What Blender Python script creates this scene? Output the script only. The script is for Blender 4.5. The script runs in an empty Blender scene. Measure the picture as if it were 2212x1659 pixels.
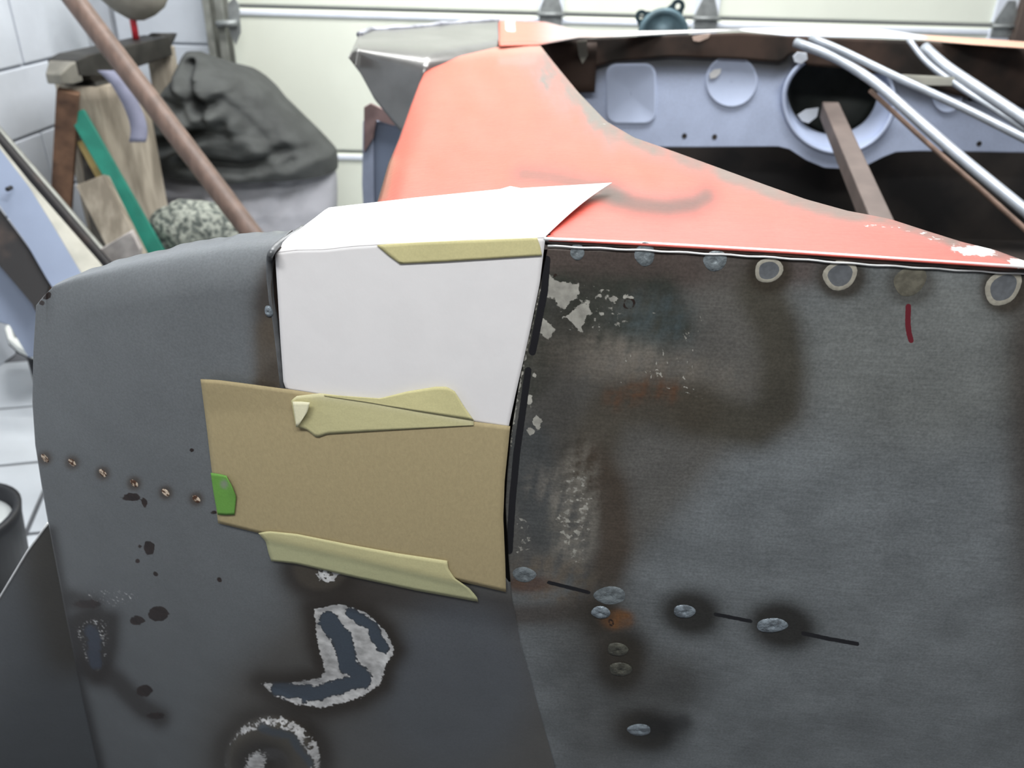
import bpy, bmesh, math, random
import numpy as np
from mathutils import Vector, Matrix, noise as mnoise
random.seed(7)
C = bpy.context.scene.collection

# ------------------------------------------------------------------ camera, world, lights, exposure
W, H, FPX = 2212, 1659, 1789.0
PITCH, ROLL = math.radians(28.7), math.radians(1.5)
CAM = np.array([0.0, 0.0, 1.2])
_f = np.array([0, math.cos(PITCH), -math.sin(PITCH)])
_r0 = np.array([1.0, 0, 0]); _u0 = np.array([0, math.sin(PITCH), math.cos(PITCH)])
_r = _r0 * math.cos(ROLL) + _u0 * math.sin(ROLL)
_u = _u0 * math.cos(ROLL) - _r0 * math.sin(ROLL)
cd = bpy.data.cameras.new('camera'); cam = bpy.data.objects.new('camera', cd); C.objects.link(cam)
cd.sensor_width = 36.0; cd.lens = 36.0 * FPX / W
cd.clip_start = 0.02; cd.clip_end = 60
M = Matrix(((_r[0], _u[0], -_f[0], CAM[0]), (_r[1], _u[1], -_f[1], CAM[1]), (_r[2], _u[2], -_f[2], CAM[2]), (0, 0, 0, 1)))
cam.matrix_world = M
cd.dof.use_dof = True; cd.dof.focus_distance = 0.66; cd.dof.aperture_fstop = 7.5
bpy.context.scene.camera = cam

w = bpy.data.worlds.new('world'); bpy.context.scene.world = w; w.use_nodes = True
w.node_tree.nodes['Background'].inputs[0].default_value = (0.9, 0.95, 1.0, 1)
w.node_tree.nodes['Background'].inputs[1].default_value = 0.12

def area(name, loc, size, power, color=(1, 1, 1), target=None):
    l = bpy.data.lights.new(name, 'AREA'); l.shape = 'RECTANGLE'; l.size, l.size_y = size
    l.energy = power; l.color = color
    o = bpy.data.objects.new(name, l); C.objects.link(o); o.location = loc
    if target is not None:
        o.rotation_euler = (Vector(target) - Vector(loc)).to_track_quat('-Z', 'Y').to_euler()
    return o
area('ceiling_lamp', (0.3, 1.5, 2.52), (1.8, 0.4), 40, (0.98, 0.99, 1.0))
area('ceiling_lamp', (0.0, 2.5, 2.52), (2.4, 0.3), 42, (1.0, 0.99, 0.97))
area('ceiling_lamp', (-0.1, -0.6, 2.52), (1.6, 0.4), 40, (0.99, 1.0, 0.99))

vs = bpy.context.scene.view_settings
vs.view_transform = 'Standard'; vs.look = 'None'; vs.gamma = 1.0; vs.use_curve_mapping = False
vs.exposure = 0.45

# ------------------------------------------------------------------ geometry helpers
def ray(px, py):
    px = np.asarray(px, float); py = np.asarray(py, float)
    a = (px - W / 2) / FPX; b = -(py - H / 2) / FPX
    return a[..., None] * _r + b[..., None] * _u + _f
def on_plane(px, py, p0, n):
    d = ray(px, py); n = np.asarray(n, float)
    t = ((np.asarray(p0, float) - CAM) @ n) / (d @ n)
    return CAM + d * np.asarray(t)[..., None]
def at_y(px, py, y):
    d = ray(px, py); t = (np.asarray(y, float) - CAM[1]) / d[..., 1]
    return CAM + d * np.asarray(t)[..., None]
def at_z(px, py, z):
    d = ray(px, py); t = (np.asarray(z, float) - CAM[2]) / d[..., 2]
    return CAM + d * np.asarray(t)[..., None]
def at_x(px, py, x):
    d = ray(px, py); t = (np.asarray(x, float) - CAM[0]) / d[..., 0]
    return CAM + d * np.asarray(t)[..., None]

# near body side: an upright sheet, a little yawed, bowed, and swept away at the tail end
PSI = math.radians(5)
ES = np.array([math.cos(PSI), -math.sin(PSI), 0]); EN = np.array([math.sin(PSI), math.cos(PSI), 0]); EZ = np.array([0, 0, 1.0])
P0 = at_y(1165, 520, 0.56)
ZD = float(P0[2])
def _q(x, lim):
    x = np.maximum(0, x); return np.where(x < lim, x * x, 2 * lim * x - lim * lim)
def bow(s, t):
    return 0.55 * _q(-(s + 0.14), 0.26) + 0.10 * _q(np.abs(t + 0.2), 0.3) + 0.15 * _q(-(t + 0.15), 0.3)
def side(px, py, off=0.0):
    """point of the body side seen at a photo position, lifted `off` metres towards the viewer"""
    px = np.asarray(px, float); py = np.asarray(py, float)
    d = ray(px, py); n = EN; dep = np.zeros(px.shape)
    for _ in range(30):
        t = ((P0 - CAM) @ n + dep - off) / (d @ n)
        P = CAM + d * t[..., None]
        q = P - P0
        dep = bow(q @ ES, q[..., 2])
    return P
def side_normal(px, py):
    a = side(px - 4, py); b = side(px + 4, py); c = side(px, py - 4); e = side(px, py + 4)
    n = np.cross(b - a, c - e); n /= np.linalg.norm(n)
    return n if n @ (CAM - a) > 0 else -n

def at_deck(px, py, off=0.0):
    """point of the deck, which falls a little towards the tail"""
    z = np.full(np.shape(px), ZD)
    for _ in range(25):
        q = at_z(px, py, z + off); z = 0.5 * z + 0.5 * (ZD + 0.10 * np.clip(q[..., 0] - P0[0], -0.32, 0))
    return at_z(px, py, z + off)
def polyl(pts, n):
    p = np.array(pts, float)
    seg = np.linalg.norm(np.diff(p, axis=0), axis=1); s = np.concatenate([[0], np.cumsum(seg)])
    if s[-1] < 1e-9: return np.repeat(p[:1], n, 0)
    u = np.linspace(0, s[-1], n)
    return np.stack([np.interp(u, s, p[:, k]) for k in range(p.shape[1])], 1)
def coons(top, bottom, left, right, nu, nv):
    T, B, L, R = polyl(top, nu), polyl(bottom, nu), polyl(left, nv), polyl(right, nv)
    u = np.linspace(0, 1, nu)[None, :, None]; v = np.linspace(0, 1, nv)[:, None, None]
    S = (1 - v) * T[None] + v * B[None] + (1 - u) * L[:, None] + u * R[:, None]
    S -= (1 - u) * (1 - v) * T[0] + u * (1 - v) * T[-1] + (1 - u) * v * B[0] + u * v * B[-1]
    return S
def quad(a, b, c, d, nu=8, nv=8):
    """photo corners a top-left, b top-right, c bottom-right, d bottom-left"""
    return coons([a, b], [d, c], [a, d], [b, c], nu, nv)

def finish(me, name, m, parent, smooth):
    if smooth:
        me.polygons.foreach_set('use_smooth', [True] * len(me.polygons))
    if m: me.materials.append(m)
    o = bpy.data.objects.new(name, me); C.objects.link(o)
    if parent: attach(o, parent)
    return o
def attach(o, parent):
    o.parent = parent; o.matrix_parent_inverse = Matrix.Identity(4)
    pw = Vector((0, 0, 0)); q = parent
    while q: pw += q.location; q = q.parent
    o.location = Vector(o.location) - pw
def grid(name, V, m, parent=None, attrs=None, solid=0.0, smooth=True, closed_u=False, keep=None):
    nv, nu = V.shape[:2]
    idx = np.arange(nv * nu).reshape(nv, nu)
    if closed_u: idx = np.concatenate([idx, idx[:, :1]], 1)
    f = np.stack([idx[:-1, :-1], idx[1:, :-1], idx[1:, 1:], idx[:-1, 1:]], -1).reshape(-1, 4)
    if keep is not None: f = f[keep.reshape(-1)[f[:, 0]] & keep.reshape(-1)[f[:, 2]]]
    me = bpy.data.meshes.new(name); me.from_pydata(V.reshape(-1, 3).tolist(), [], f.tolist()); me.update()
    for k, a in (attrs or {}).items():
        at = me.attributes.new(k, 'FLOAT_COLOR', 'POINT')
        a = np.asarray(a, np.float32).reshape(-1, a.shape[-1])
        if a.shape[1] == 3: a = np.concatenate([a, np.ones((len(a), 1), np.float32)], 1)
        at.data.foreach_set('color', a.ravel())
    o = finish(me, name, m, parent, smooth)
    if solid:
        s = o.modifiers.new('thick', 'SOLIDIFY'); s.thickness = abs(solid); s.offset = 1 if solid > 0 else -1
    return o
def bm_obj(name, bm, m, parent=None, smooth=False):
    bmesh.ops.recalc_face_normals(bm, faces=bm.faces)
    me = bpy.data.meshes.new(name); bm.to_mesh(me); bm.free()
    return finish(me, name, m, parent, smooth)
def tube_into(bm, pts, r, seg=12, cap=True):
    pts = [Vector(p) for p in pts]; rings = []
    rs = r if hasattr(r, '__len__') else [r] * len(pts)
    up = Vector((0, 0, 1)); prev = None
    for i, p in enumerate(pts):
        d = (pts[min(i + 1, len(pts) - 1)] - pts[max(i - 1, 0)]).normalized()
        if prev is None:
            a = d.cross(up)
            if a.length < 1e-3: a = d.cross(Vector((1, 0, 0)))
        else: a = prev - d * prev.dot(d)
        a.normalize(); prev = a; b = d.cross(a)
        rings.append([bm.verts.new(p + (a * math.cos(k * 2 * math.pi / seg) + b * math.sin(k * 2 * math.pi / seg)) * rs[i]) for k in range(seg)])
    for A, B in zip(rings, rings[1:]):
        for k in range(seg): bm.faces.new((A[k], A[(k + 1) % seg], B[(k + 1) % seg], B[k]))
    if cap: bm.faces.new(rings[0]); bm.faces.new(rings[-1][::-1])
def smooth_path(pts, n):
    p = np.array(pts, float); out = polyl(p, n)
    for _ in range(3): out[1:-1] = (out[:-2] + 2 * out[1:-1] + out[2:]) / 4
    return out
def tube(name, pts, r, m, parent=None, seg=14, n=None):
    bm = bmesh.new()
    if n: pts = smooth_path(pts, n)
    tube_into(bm, pts, r, seg); return bm_obj(name, bm, m, parent, True)
def box_into(bm, o, ax, ay, az, bevel=0.0):
    """box from corner o along three edge vectors"""
    o, ax, ay, az = map(Vector, (o, ax, ay, az))
    vs_ = [bm.verts.new(o + ax * i + ay * j + az * k) for i in (0, 1) for j in (0, 1) for k in (0, 1)]
    fs = [bm.faces.new([vs_[i] for i in q]) for q in ((0, 1, 3, 2), (4, 6, 7, 5), (0, 4, 5, 1), (2, 3, 7, 6), (0, 2, 6, 4), (1, 5, 7, 3))]
    if bevel:
        es = list({e for f in fs for e in f.edges})
        bmesh.ops.bevel(bm, geom=es, offset=bevel, segments=2, affect='EDGES', profile=0.5)
def box(name, o, ax, ay, az, m, parent=None, bevel=0.003):
    bm = bmesh.new(); box_into(bm, o, ax, ay, az, bevel); return bm_obj(name, bm, m, parent)
def slab(name, P, n, thick, m, parent=None, bevel=0.0):
    """flat outline P (world points) with thickness along n"""
    bm = bmesh.new(); n = Vector(n) * thick
    a = [bm.verts.new(Vector(p)) for p in P]; b = [bm.verts.new(Vector(p) + n) for p in P]
    bm.faces.new(a); bm.faces.new(b[::-1]); k = len(P)
    es = []
    for i in range(k): bm.faces.new((a[i], a[(i + 1) % k], b[(i + 1) % k], b[i]))
    if bevel:
        bmesh.ops.bevel(bm, geom=list(bm.edges), offset=bevel, segments=2, affect='EDGES', profile=0.5)
    return bm_obj(name, bm, m, parent)
def thing(name, label, cat, loc, group=None):
    o = bpy.data.objects.new(name, None); C.objects.link(o); o.location = [float(v) for v in loc]
    o.empty_display_size = 0.05
    return tag(o, label, cat, group)
def tag(o, label, cat, group=None):
    o['label'] = label; o['category'] = cat
    if group: o['group'] = group
    return o
def struct(o): o['kind'] = 'structure'; return o

# ------------------------------------------------------------------ materials
def lin(c):
    c = np.asarray(c, float) / 255
    return np.where(c <= 0.04045, c / 12.92, ((c + 0.055) / 1.055) ** 2.4)
def mat(name, rgb, rough=0.6, metal=0.0, var=0.12, scale=12.0, bump=0.0, bscale=60.0, rgb2=None, stretch=None, detail=5, lo=0.4, hi=0.62, spec=0.4):
    m = bpy.data.materials.new(name); m.use_nodes = True; nt = m.node_tree; N = nt.nodes; L = nt.links
    b = N['Principled BSDF']; b.inputs['Roughness'].default_value = rough; b.inputs['Metallic'].default_value = metal
    b.inputs['Specular IOR Level'].default_value = spec
    tc = N.new('ShaderNodeTexCoord'); mp = N.new('ShaderNodeMapping'); L.new(tc.outputs['Object'], mp.inputs[0])
    if stretch: mp.inputs['Scale'].default_value = stretch
    nz = N.new('ShaderNodeTexNoise'); nz.inputs['Scale'].default_value = scale; nz.inputs['Detail'].default_value = detail
    L.new(mp.outputs[0], nz.inputs['Vector'])
    rp = N.new('ShaderNodeValToRGB'); L.new(nz.outputs[0], rp.inputs[0])
    c = lin(rgb) if max(rgb) > 1.001 else np.array(rgb)
    c2 = (lin(rgb2) if rgb2 is not None else c)
    a = c * (1 - var); d = c2 * (1 + var) if rgb2 is None else c2
    rp.color_ramp.elements[0].position = lo; rp.color_ramp.elements[1].position = hi
    rp.color_ramp.elements[0].color = (*a, 1); rp.color_ramp.elements[1].color = (*np.minimum(d, 1), 1)
    L.new(rp.outputs[0], b.inputs['Base Color'])
    if bump:
        n2 = N.new('ShaderNodeTexNoise'); n2.inputs['Scale'].default_value = bscale; n2.inputs['Detail'].default_value = 4
        L.new(mp.outputs[0], n2.inputs['Vector'])
        bp = N.new('ShaderNodeBump'); bp.inputs['Strength'].default_value = bump; bp.inputs['Distance'].default_value = 0.01
        L.new(n2.outputs[0], bp.inputs['Height']); L.new(bp.outputs[0], b.inputs['Normal'])
    return m
def sheet_mat(name, rough=0.5, metal=0.0, grain=0.10, gscale=420.0, blot=0.10, flake=(150, 150, 145), brushed=None, spec=0.4, bump=0.05):
    """per-vertex colour `col` (wear, stains) with fine grain, plus chips and ink from the `msk` attribute:
    R flake, G black ink, B dark rust chip, A red ink"""
    m = bpy.data.materials.new(name); m.use_nodes = True; nt = m.node_tree; N = nt.nodes; L = nt.links
    b = N['Principled BSDF']; b.inputs['Roughness'].default_value = rough; b.inputs['Metallic'].default_value = metal
    b.inputs['Specular IOR Level'].default_value = spec
    tc = N.new('ShaderNodeTexCoord')
    ca = N.new('ShaderNodeAttribute'); ca.attribute_name = 'col'
    ma = N.new('ShaderNodeAttribute'); ma.attribute_name = 'msk'
    sp = N.new('ShaderNodeSeparateColor'); L.new(ma.outputs['Color'], sp.inputs[0])
    def noise(scale, detail=3, stretch=None, rot=0):
        n = N.new('ShaderNodeTexNoise'); n.inputs['Scale'].default_value = scale; n.inputs['Detail'].default_value = detail
        if stretch:
            mp = N.new('ShaderNodeMapping'); mp.inputs['Scale'].default_value = stretch; mp.inputs['Rotation'].default_value = (0, rot, 0)
            L.new(tc.outputs['Object'], mp.inputs[0]); L.new(mp.outputs[0], n.inputs['Vector'])
        else: L.new(tc.outputs['Object'], n.inputs['Vector'])
        return n.outputs[0]
    def math_(op, a, b_, c=None):
        n = N.new('ShaderNodeMath'); n.operation = op
        for i, v in enumerate((a, b_, c)):
            if v is None: continue
            if isinstance(v, (int, float)): n.inputs[i].default_value = v
            else: L.new(v, n.inputs[i])
        return n.outputs[0]
    def maprange(v, a, b_, c, d):
        n = N.new('ShaderNodeMapRange'); L.new(v, n.inputs[0])
        for i, q in enumerate((a, b_, c, d)): n.inputs[i + 1].default_value = q
        return n.outputs[0]
    fine = maprange(noise(gscale, 2), 0.3, 0.7, 1 - grain, 1 + grain)
    blo = maprange(noise(22, 6), 0.3, 0.7, 1 - blot, 1 + blot)
    g = math_('MULTIPLY', fine, blo)
    if brushed:
        br = maprange(noise(60, 4, brushed[0], brushed[1]), 0.3, 0.7, 0.9, 1.1)
        g = math_('MULTIPLY', g, br)
    vm = N.new('ShaderNodeVectorMath'); vm.operation = 'SCALE'; L.new(ca.outputs['Color'], vm.inputs[0]); L.new(g, vm.inputs['Scale'])
    cur = vm.outputs[0]
    def over(cur, ch, rgb, nsc, namt, lo=0.44, hi=0.56, var=True):
        n1 = noise(nsc, 5)
        v = math_('ADD', ch, maprange(n1, 0.25, 0.75, -namt, namt))
        k = maprange(v, lo, hi, 0, 1)
        mx = N.new('ShaderNodeMix'); mx.data_type = 'RGBA'; L.new(k, mx.inputs['Factor']); L.new(cur, mx.inputs['A'])
        c = lin(rgb)
        if var:
            sc = N.new('ShaderNodeVectorMath'); sc.operation = 'SCALE'; sc.inputs[0].default_value = tuple(c)
            L.new(maprange(noise(90, 5), 0.3, 0.7, 0.55, 1.25), sc.inputs['Scale']); L.new(sc.outputs[0], mx.inputs['B'])
        else: mx.inputs['B'].default_value = (*c, 1)
        return mx.outputs['Result']
    cur = over(cur, sp.outputs[0], flake, 260, 0.34)
    cur = over(cur, sp.outputs[2], (44, 32, 28), 140, 0.2)
    cur = over(cur, sp.outputs[1], (30, 30, 34), 300, 0.06, var=False)
    cur = over(cur, ma.outputs['Alpha'], (104, 34, 44), 300, 0.08, var=False)
    L.new(cur, b.inputs['Base Color'])
    if bump:
        bp = N.new('ShaderNodeBump'); bp.inputs['Strength'].default_value = bump; bp.inputs['Distance'].default_value = 0.004
        L.new(noise(150, 4), bp.inputs['Height']); L.new(bp.outputs[0], b.inputs['Normal'])
    return m

# distance fields over photo positions, used when the wear is laid on the sheet's vertices
def d_line(X, Y, pts):
    d = np.full(X.shape, 1e9)
    for (x0, y0), (x1, y1) in zip(pts, pts[1:]):
        vx, vy = x1 - x0, y1 - y0; t = np.clip(((X - x0) * vx + (Y - y0) * vy) / (vx * vx + vy * vy + 1e-9), 0, 1)
        d = np.minimum(d, np.hypot(X - x0 - t * vx, Y - y0 - t * vy))
    return d
def d_poly(X, Y, pts):
    d = d_line(X, Y, list(pts) + [pts[0]]); ins = np.zeros(X.shape, bool); n = len(pts)
    for i in range(n):
        (x0, y0), (x1, y1) = pts[i], pts[(i + 1) % n]
        c = ((y0 > Y) != (y1 > Y)) & (X < (x1 - x0) * (Y - y0) / ((y1 - y0) or 1e-9) + x0)
        ins ^= c
    return np.where(ins, -d, d)
def d_ell(X, Y, cx, cy, rx, ry, rot=0):
    c, s = math.cos(rot), math.sin(rot); u = (X - cx) * c + (Y - cy) * s; v = -(X - cx) * s + (Y - cy) * c
    return (np.hypot(u / rx, v / ry) - 1) * min(rx, ry)
def soft(d, w_): return np.exp(-np.maximum(d, 0) ** 2 / (w_ * w_))
def crisp(d, w_=10.0): return np.clip(0.5 - d / w_, 0, 1)
def lay(col, rgb, k):
    k = np.clip(k, 0, 1)[..., None]; return col * (1 - k) + lin(rgb) * k
def fbm(X, Y, sc, seed=0):
    rng = np.random.RandomState(seed); out = np.zeros(X.shape)
    for o in range(4):
        f = 2.0 ** o / sc
        for _ in range(5):
            a = rng.rand() * 6.283; k = f * (0.6 + 0.8 * rng.rand())
            out += math.pow(0.6, o) * np.sin((X * math.cos(a) + Y * math.sin(a)) * k * 6.283 + rng.rand() * 6.283)
    return out / 6.0

m_block = mat('painted_block', (206, 212, 220), 0.7, var=0.04, scale=5, bump=0.12, bscale=40)
m_mortar = mat('painted_mortar', (176, 181, 188), 0.8, var=0.05)
m_ceiling = mat('ceiling_paint', (225, 225, 222), 0.8, var=0.03)
m_tile = mat('floor_tile_grey', (204, 209, 214), 0.5, var=0.08, scale=6, lo=.3, hi=.7)
m_concrete = mat('floor_concrete', (96, 98, 102), 0.75, var=0.15, scale=4, bump=0.1)
m_cream = mat('cream_door_paint', (229, 233, 220), 0.45, var=0.03, scale=3)
m_stile = mat('white_blue_paint', (222, 228, 238), 0.45, var=0.04)
m_zinc = mat('zinc_hinge', (142, 146, 146), 0.45, 0.4, var=0.15, scale=30)
m_track = mat('track_steel', (138, 140, 134), 0.5, 0.3, var=0.2, scale=14)
m_brown = mat('brown_trim', (92, 80, 74), 0.7, var=0.2)
m_quarter = sheet_mat('bare_steel_side', 0.5, 0.1, 0.16, 480, 0.16, (168, 166, 158), brushed=((1.0, 1, 9.0), 0.6))
m_tail = sheet_mat('grey_primer_tail', 0.33, 0.0, 0.10, 520, 0.05, (206, 206, 206), spec=0.6)
m_deck = sheet_mat('orange_primer_deck', 0.42, 0.0, 0.05, 300, 0.05, (225, 225, 222), brushed=((1, 14, 1), 0.0))
m_plain = sheet_mat('tinted_sheet', 0.6, 0.0, 0.06, 700, 0.04)
m_silver = mat('raw_silver_sheet', (120, 120, 119), 0.3, 0.65, var=0.14, scale=9)
m_dark = mat('dark_rust_steel', (52, 45, 40), 0.75, 0.1, var=0.35, scale=9, rgb2=(74, 58, 50))
m_inner = mat('pale_blue_primer', (196, 208, 234), 0.5, var=0.06, scale=7)
m_interior = mat('trunk_interior', (42, 40, 40), 0.8, var=0.4, scale=5, rgb2=(60, 54, 50))  # near-black, so the shade of the unlit hollows sits in the colour
m_rod = mat('silver_rod', (158, 164, 172), 0.35, 0.3, var=0.08, scale=20)
m_rustrod = mat('rusty_rod', (136, 112, 98), 0.7, var=0.2, scale=30)
m_squarebar = mat('brown_square_bar', (98, 87, 82), 0.6, var=0.12, scale=14)
m_brightedge = mat('bright_metal_highlight', (235, 236, 236), 0.3, 0.3, var=0.08, scale=60)  # near-white stands in for edge highlights as well as raw steel
m_weld = mat('weld_steel', (132, 142, 150), 0.4, 0.35, var=0.35, scale=160, bump=0.3, bscale=400)
m_weld_dull = mat('weld_dull', (84, 84, 76), 0.5, 0.2, var=0.3, scale=160, bump=0.3, bscale=400)
m_paper = mat('white_card', (231, 229, 230), 0.8, var=0.012, scale=40, bump=0.02, bscale=300)
m_board = mat('brown_cardboard', (172, 157, 121), 0.85, var=0.05, scale=420, bump=0.06, bscale=700, stretch=(1, 1, 0.5), lo=.3, hi=.7)
m_teal = mat('green_paint', (30, 122, 104), 0.5, var=0.12, scale=20)
m_pole = mat('brown_pole', (102, 84, 75), 0.45, var=0.08, scale=16, rgb2=(116, 96, 86), stretch=(3, 3, 0.5))
m_anvil = mat('anvil_iron', (50, 48, 45), 0.55, 0.2, var=0.3, scale=14)
m_anvil_l = mat('worn_iron', (130, 127, 118), 0.5, 0.2, var=0.15, scale=20)
m_wood = mat('weathered_wood', (150, 140, 124), 0.85, var=0.25, scale=9, rgb2=(176, 166, 150), stretch=(3, 3, .5), bump=.3, bscale=20)
m_rustbar = mat('rust_brown', (96, 72, 58), 0.8, var=0.3, scale=14, rgb2=(122, 92, 72))
m_tan = mat('tan_wood', (170, 148, 96), 0.8, var=0.15, scale=14)
m_lav = mat('lavender_strap', (122, 124, 143), 0.7, var=0.1, scale=20)
m_darkclut = mat('dark_clutter', (58, 54, 50), 0.8, var=0.35, scale=12, rgb2=(88, 84, 78))
m_tarp = mat('dark_tarp', (70, 72, 71), 0.8, var=0.14, scale=14, bump=0.25, bscale=35)
m_tarp2 = mat('grey_cloth', (172, 172, 178), 0.85, var=0.10, scale=10, bump=0.15, bscale=30)
m_speckle = mat('speckled_stone', (84, 90, 86), 0.85, var=0.0, scale=62, rgb2=(158, 162, 152), bump=0.8, bscale=62, detail=3, lo=0.42, hi=0.58)
m_bluepanel = mat('blue_panel', (128, 139, 160), 0.5, var=0.05, scale=6)
m_channel = mat('cream_edge', (178, 176, 164), 0.6, var=0.12, scale=12)
m_blackstrip = mat('black_strip', (34, 32, 33), 0.6, var=0.2, scale=12, rgb2=(64, 52, 46), lo=.5, hi=.7)
m_white = mat('white_plastic', (232, 234, 228), 0.5, var=0.03)
m_rubber = mat('black_rubber', (26, 27, 30), 0.5, var=0.2)
m_red = mat('red_handle', (196, 52, 62), 0.5, var=0.08)
m_mallet = mat('grey_rubber', (140, 136, 126), 0.8, var=0.12, scale=16)
m_housing = mat('teal_grey_iron', (76, 96, 104), 0.5, 0.2, var=0.25, scale=25)
m_housing_d = mat('dark_teal_iron', (40, 56, 62), 0.5, 0.2, var=0.2)

# ------------------------------------------------------------------ the room
YD = 3.3
XL = -1.5
def flat(name, pts, m):
    bm = bmesh.new(); bm.faces.new([bm.verts.new(p) for p in pts]); return struct(bm_obj(name, bm, m))
floor = struct(box('floor', (-2.2, -2.6, -0.1), (5.6, 0, 0), (0, 6.4, 0), (0, 0, 0.1), m_concrete, bevel=0))
ceiling = struct(box('ceiling', (-2.2, -2.6, 2.6), (5.6, 0, 0), (0, 6.4, 0), (0, 0, 0.1), m_ceiling, bevel=0))
WDX = 0.05   # the left wall is not quite square to the door
def wl(y): return XL - WDX * (YD - y)
wall_left = struct(box('wall_left', (wl(-2.6) - 0.012, -2.6, 0), (-0.15, 0, 0), (wl(YD) - wl(-2.6), YD + 2.6, 0), (0, 0, 2.6), m_mortar, bevel=0))
wall_back = struct(box('wall_back', (XL - 0.2, YD + 0.012, 0), (XL * -1 + 0.2 - 1.16, 0, 0), (0, 0.15, 0), (0, 0, 2.6), m_mortar, bevel=0))
struct(box('wall_right', (3.1, -2.6, 0), (0.1, 0, 0), (0, 6.2, 0), (0, 0, 2.6), m_block, bevel=0))
struct(box('wall_front', (-2.0, -2.6, 0), (5.2, 0, 0), (0, 0.1, 0), (0, 0, 2.6), m_brown, bevel=0))
# painted blocks on the left wall and the strip beside the door
bm = bmesh.new(); box_into(bm, (0, 0.004, 0.004), (-0.03, 0, 0), (0, 0.392, 0), (0, 0, 0.192), 0.004)
b0 = bm_obj('block', bm, m_block, wall_left)
ang = math.atan2(-(WDX), 1.0)
first = True
for row in range(13):
    for k in range(8):
        y = YD - 0.4 * (k + 1) - (0.2 if row % 2 else 0) + 0.2
        if y + 0.4 > YD + 0.01: continue
        o = b0 if first else b0.copy()
        if not first: C.objects.link(o)
        first = False
        o.location = (wl(y) + random.uniform(-.001, .001), y, row * 0.2); o.rotation_euler = (0, 0, ang)
bm = bmesh.new(); box_into(bm, (0.003, 0, 0.004), (0.334, 0, 0), (0, 0.03, 0), (0, 0, 0.192), 0.004)
b1 = bm_obj('block', bm, m_block, wall_back)
for row in range(13):
    o = b1 if row == 0 else b1.copy()
    if row: C.objects.link(o)
    o.location = (XL, YD, row * 0.2)
# floor tiles, where the floor shows at the left
bm = bmesh.new(); box_into(bm, (0, 0, -0.002), (0.289, 0, 0), (0, 0.289, 0), (0, 0, 0.006), 0.0015)
t0 = bm_obj('tile', bm, m_tile, floor); ta = math.radians(14); first = True
for i in range(-1, 4):
    for j in range(-4, 5):
        x, y = -1.5 + i * 0.3 * math.cos(ta) - j * 0.3 * math.sin(ta), 1.95 + i * 0.3 * math.sin(ta) + j * 0.3 * math.cos(ta)
        if x < wl(y) + 0.02 or x > -0.35 or y > 2.9: continue
        o = t0 if first else t0.copy()
        if not first: C.objects.link(o)
        first = False
        o.location = (x, y, 0.0005 * random.random()); o.rotation_euler = (0, 0, ta)

# sectional garage door
XA, XB = -1.16, 2.05
door = struct(thing('door_1', 'x', 'x', (0.4, YD, 0))); del door['label']; del door['category']
zj = [0.0, 0.415, 0.935, 1.455, 1.975, 2.4]
for a, b in zip(zj, zj[1:]):
    box('section_panel', (XA, YD + 0.02, a + 0.004), (XB - XA, 0, 0), (0, 0.045, 0), (0, 0, b - a - 0.012), m_cream, door, 0.006)
    box('section_rib', (XA, YD + 0.012, b - 0.032), (XB - XA, 0, 0), (0, 0.02, 0), (0, 0, 0.018), m_stile, door, 0.004)
stx = [float(at_y(p, 30, YD)[0]) for p in (1190, 1527, 2178)]
for x in stx:
    for a, b in zip(zj, zj[1:]):
        box('stile', (x - 0.045, YD + 0.006, a + 0.01), (0.09, 0, 0), (0, 0.02, 0), (0, 0, b - a - 0.02), m_stile, door, 0.002)
    for z in zj[1:4]:
        h = slab('hinge', [(x - 0.042, YD + 0.004, z - 0.035), (x + 0.042, YD + 0.004, z - 0.035), (x + 0.040, YD + 0.004, z + 0.02), (x + 0.014, YD + 0.004, z + 0.085), (x - 0.014, YD + 0.004, z + 0.085), (x - 0.040, YD + 0.004, z + 0.02)], (0, -1, 0), 0.006, m_zinc, door, 0.0015)
        tube('hinge_pin', [(x - 0.05, YD - 0.008, z), (x + 0.05, YD - 0.008, z)], 0.007, m_zinc, h)
# end stile, track and roller bracket at the left of the door
box('end_stile', (XA + 0.0, YD - 0.004, 0.0), (0.085, 0, 0), (0, 0.02, 0), (0, 0, 2.4), m_stile, door, 0.002)
xt = float(at_y(462, 30, YD - 0.07)[0])
trk = thing('door_track', 'grey steel vertical track beside the cream garage door', 'track', (xt, YD - 0.05, 0))
bm = bmesh.new(); box_into(bm, (xt - 0.03, YD - 0.085, 0.0), (0.006, 0, 0), (0, 0.07, 0), (0, 0, 2.4), 0.001)
box_into(bm, (xt - 0.03, YD - 0.02, 0.0), (0.07, 0, 0), (0, 0.006, 0), (0, 0, 2.4), 0.001)
box_into(bm, (xt + 0.012, YD - 0.085, 0.0), (0.028, 0, 0), (0, 0.008, 0), (0, 0, 2.4), 0.001)
bm_obj('rail', bm, m_track, trk)
box('rail_lip', (xt - 0.03, YD - 0.09, 0.0), (0.024, 0, 0), (0, 0.006, 0), (0, 0, 2.4), m_track, trk, 0.001)
zb = 0.935
P = [at_y(a, b, YD - 0.09) for a, b in ((492, 8), (505, -6), (516, 10), (520, 70), (509, 98), (499, 78), (494, 60))]
br = slab('roller_bracket', P, (0, 1, 0), 0.006, m_zinc, door, 0.001)
pa = at_y(468, 52, YD - 0.1); pb = at_y(512, 50, YD - 0.1)
tube('roller_pin', [pa, pb], 0.012, m_zinc, br)
xj = float(at_y(2203, 40, YD - 0.03)[0])
struct(box('trim_1', (xj, YD - 0.03, 0), (0.12, 0, 0), (0, 0.1, 0), (0, 0, 2.5), m_brown, bevel=0.004))
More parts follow.
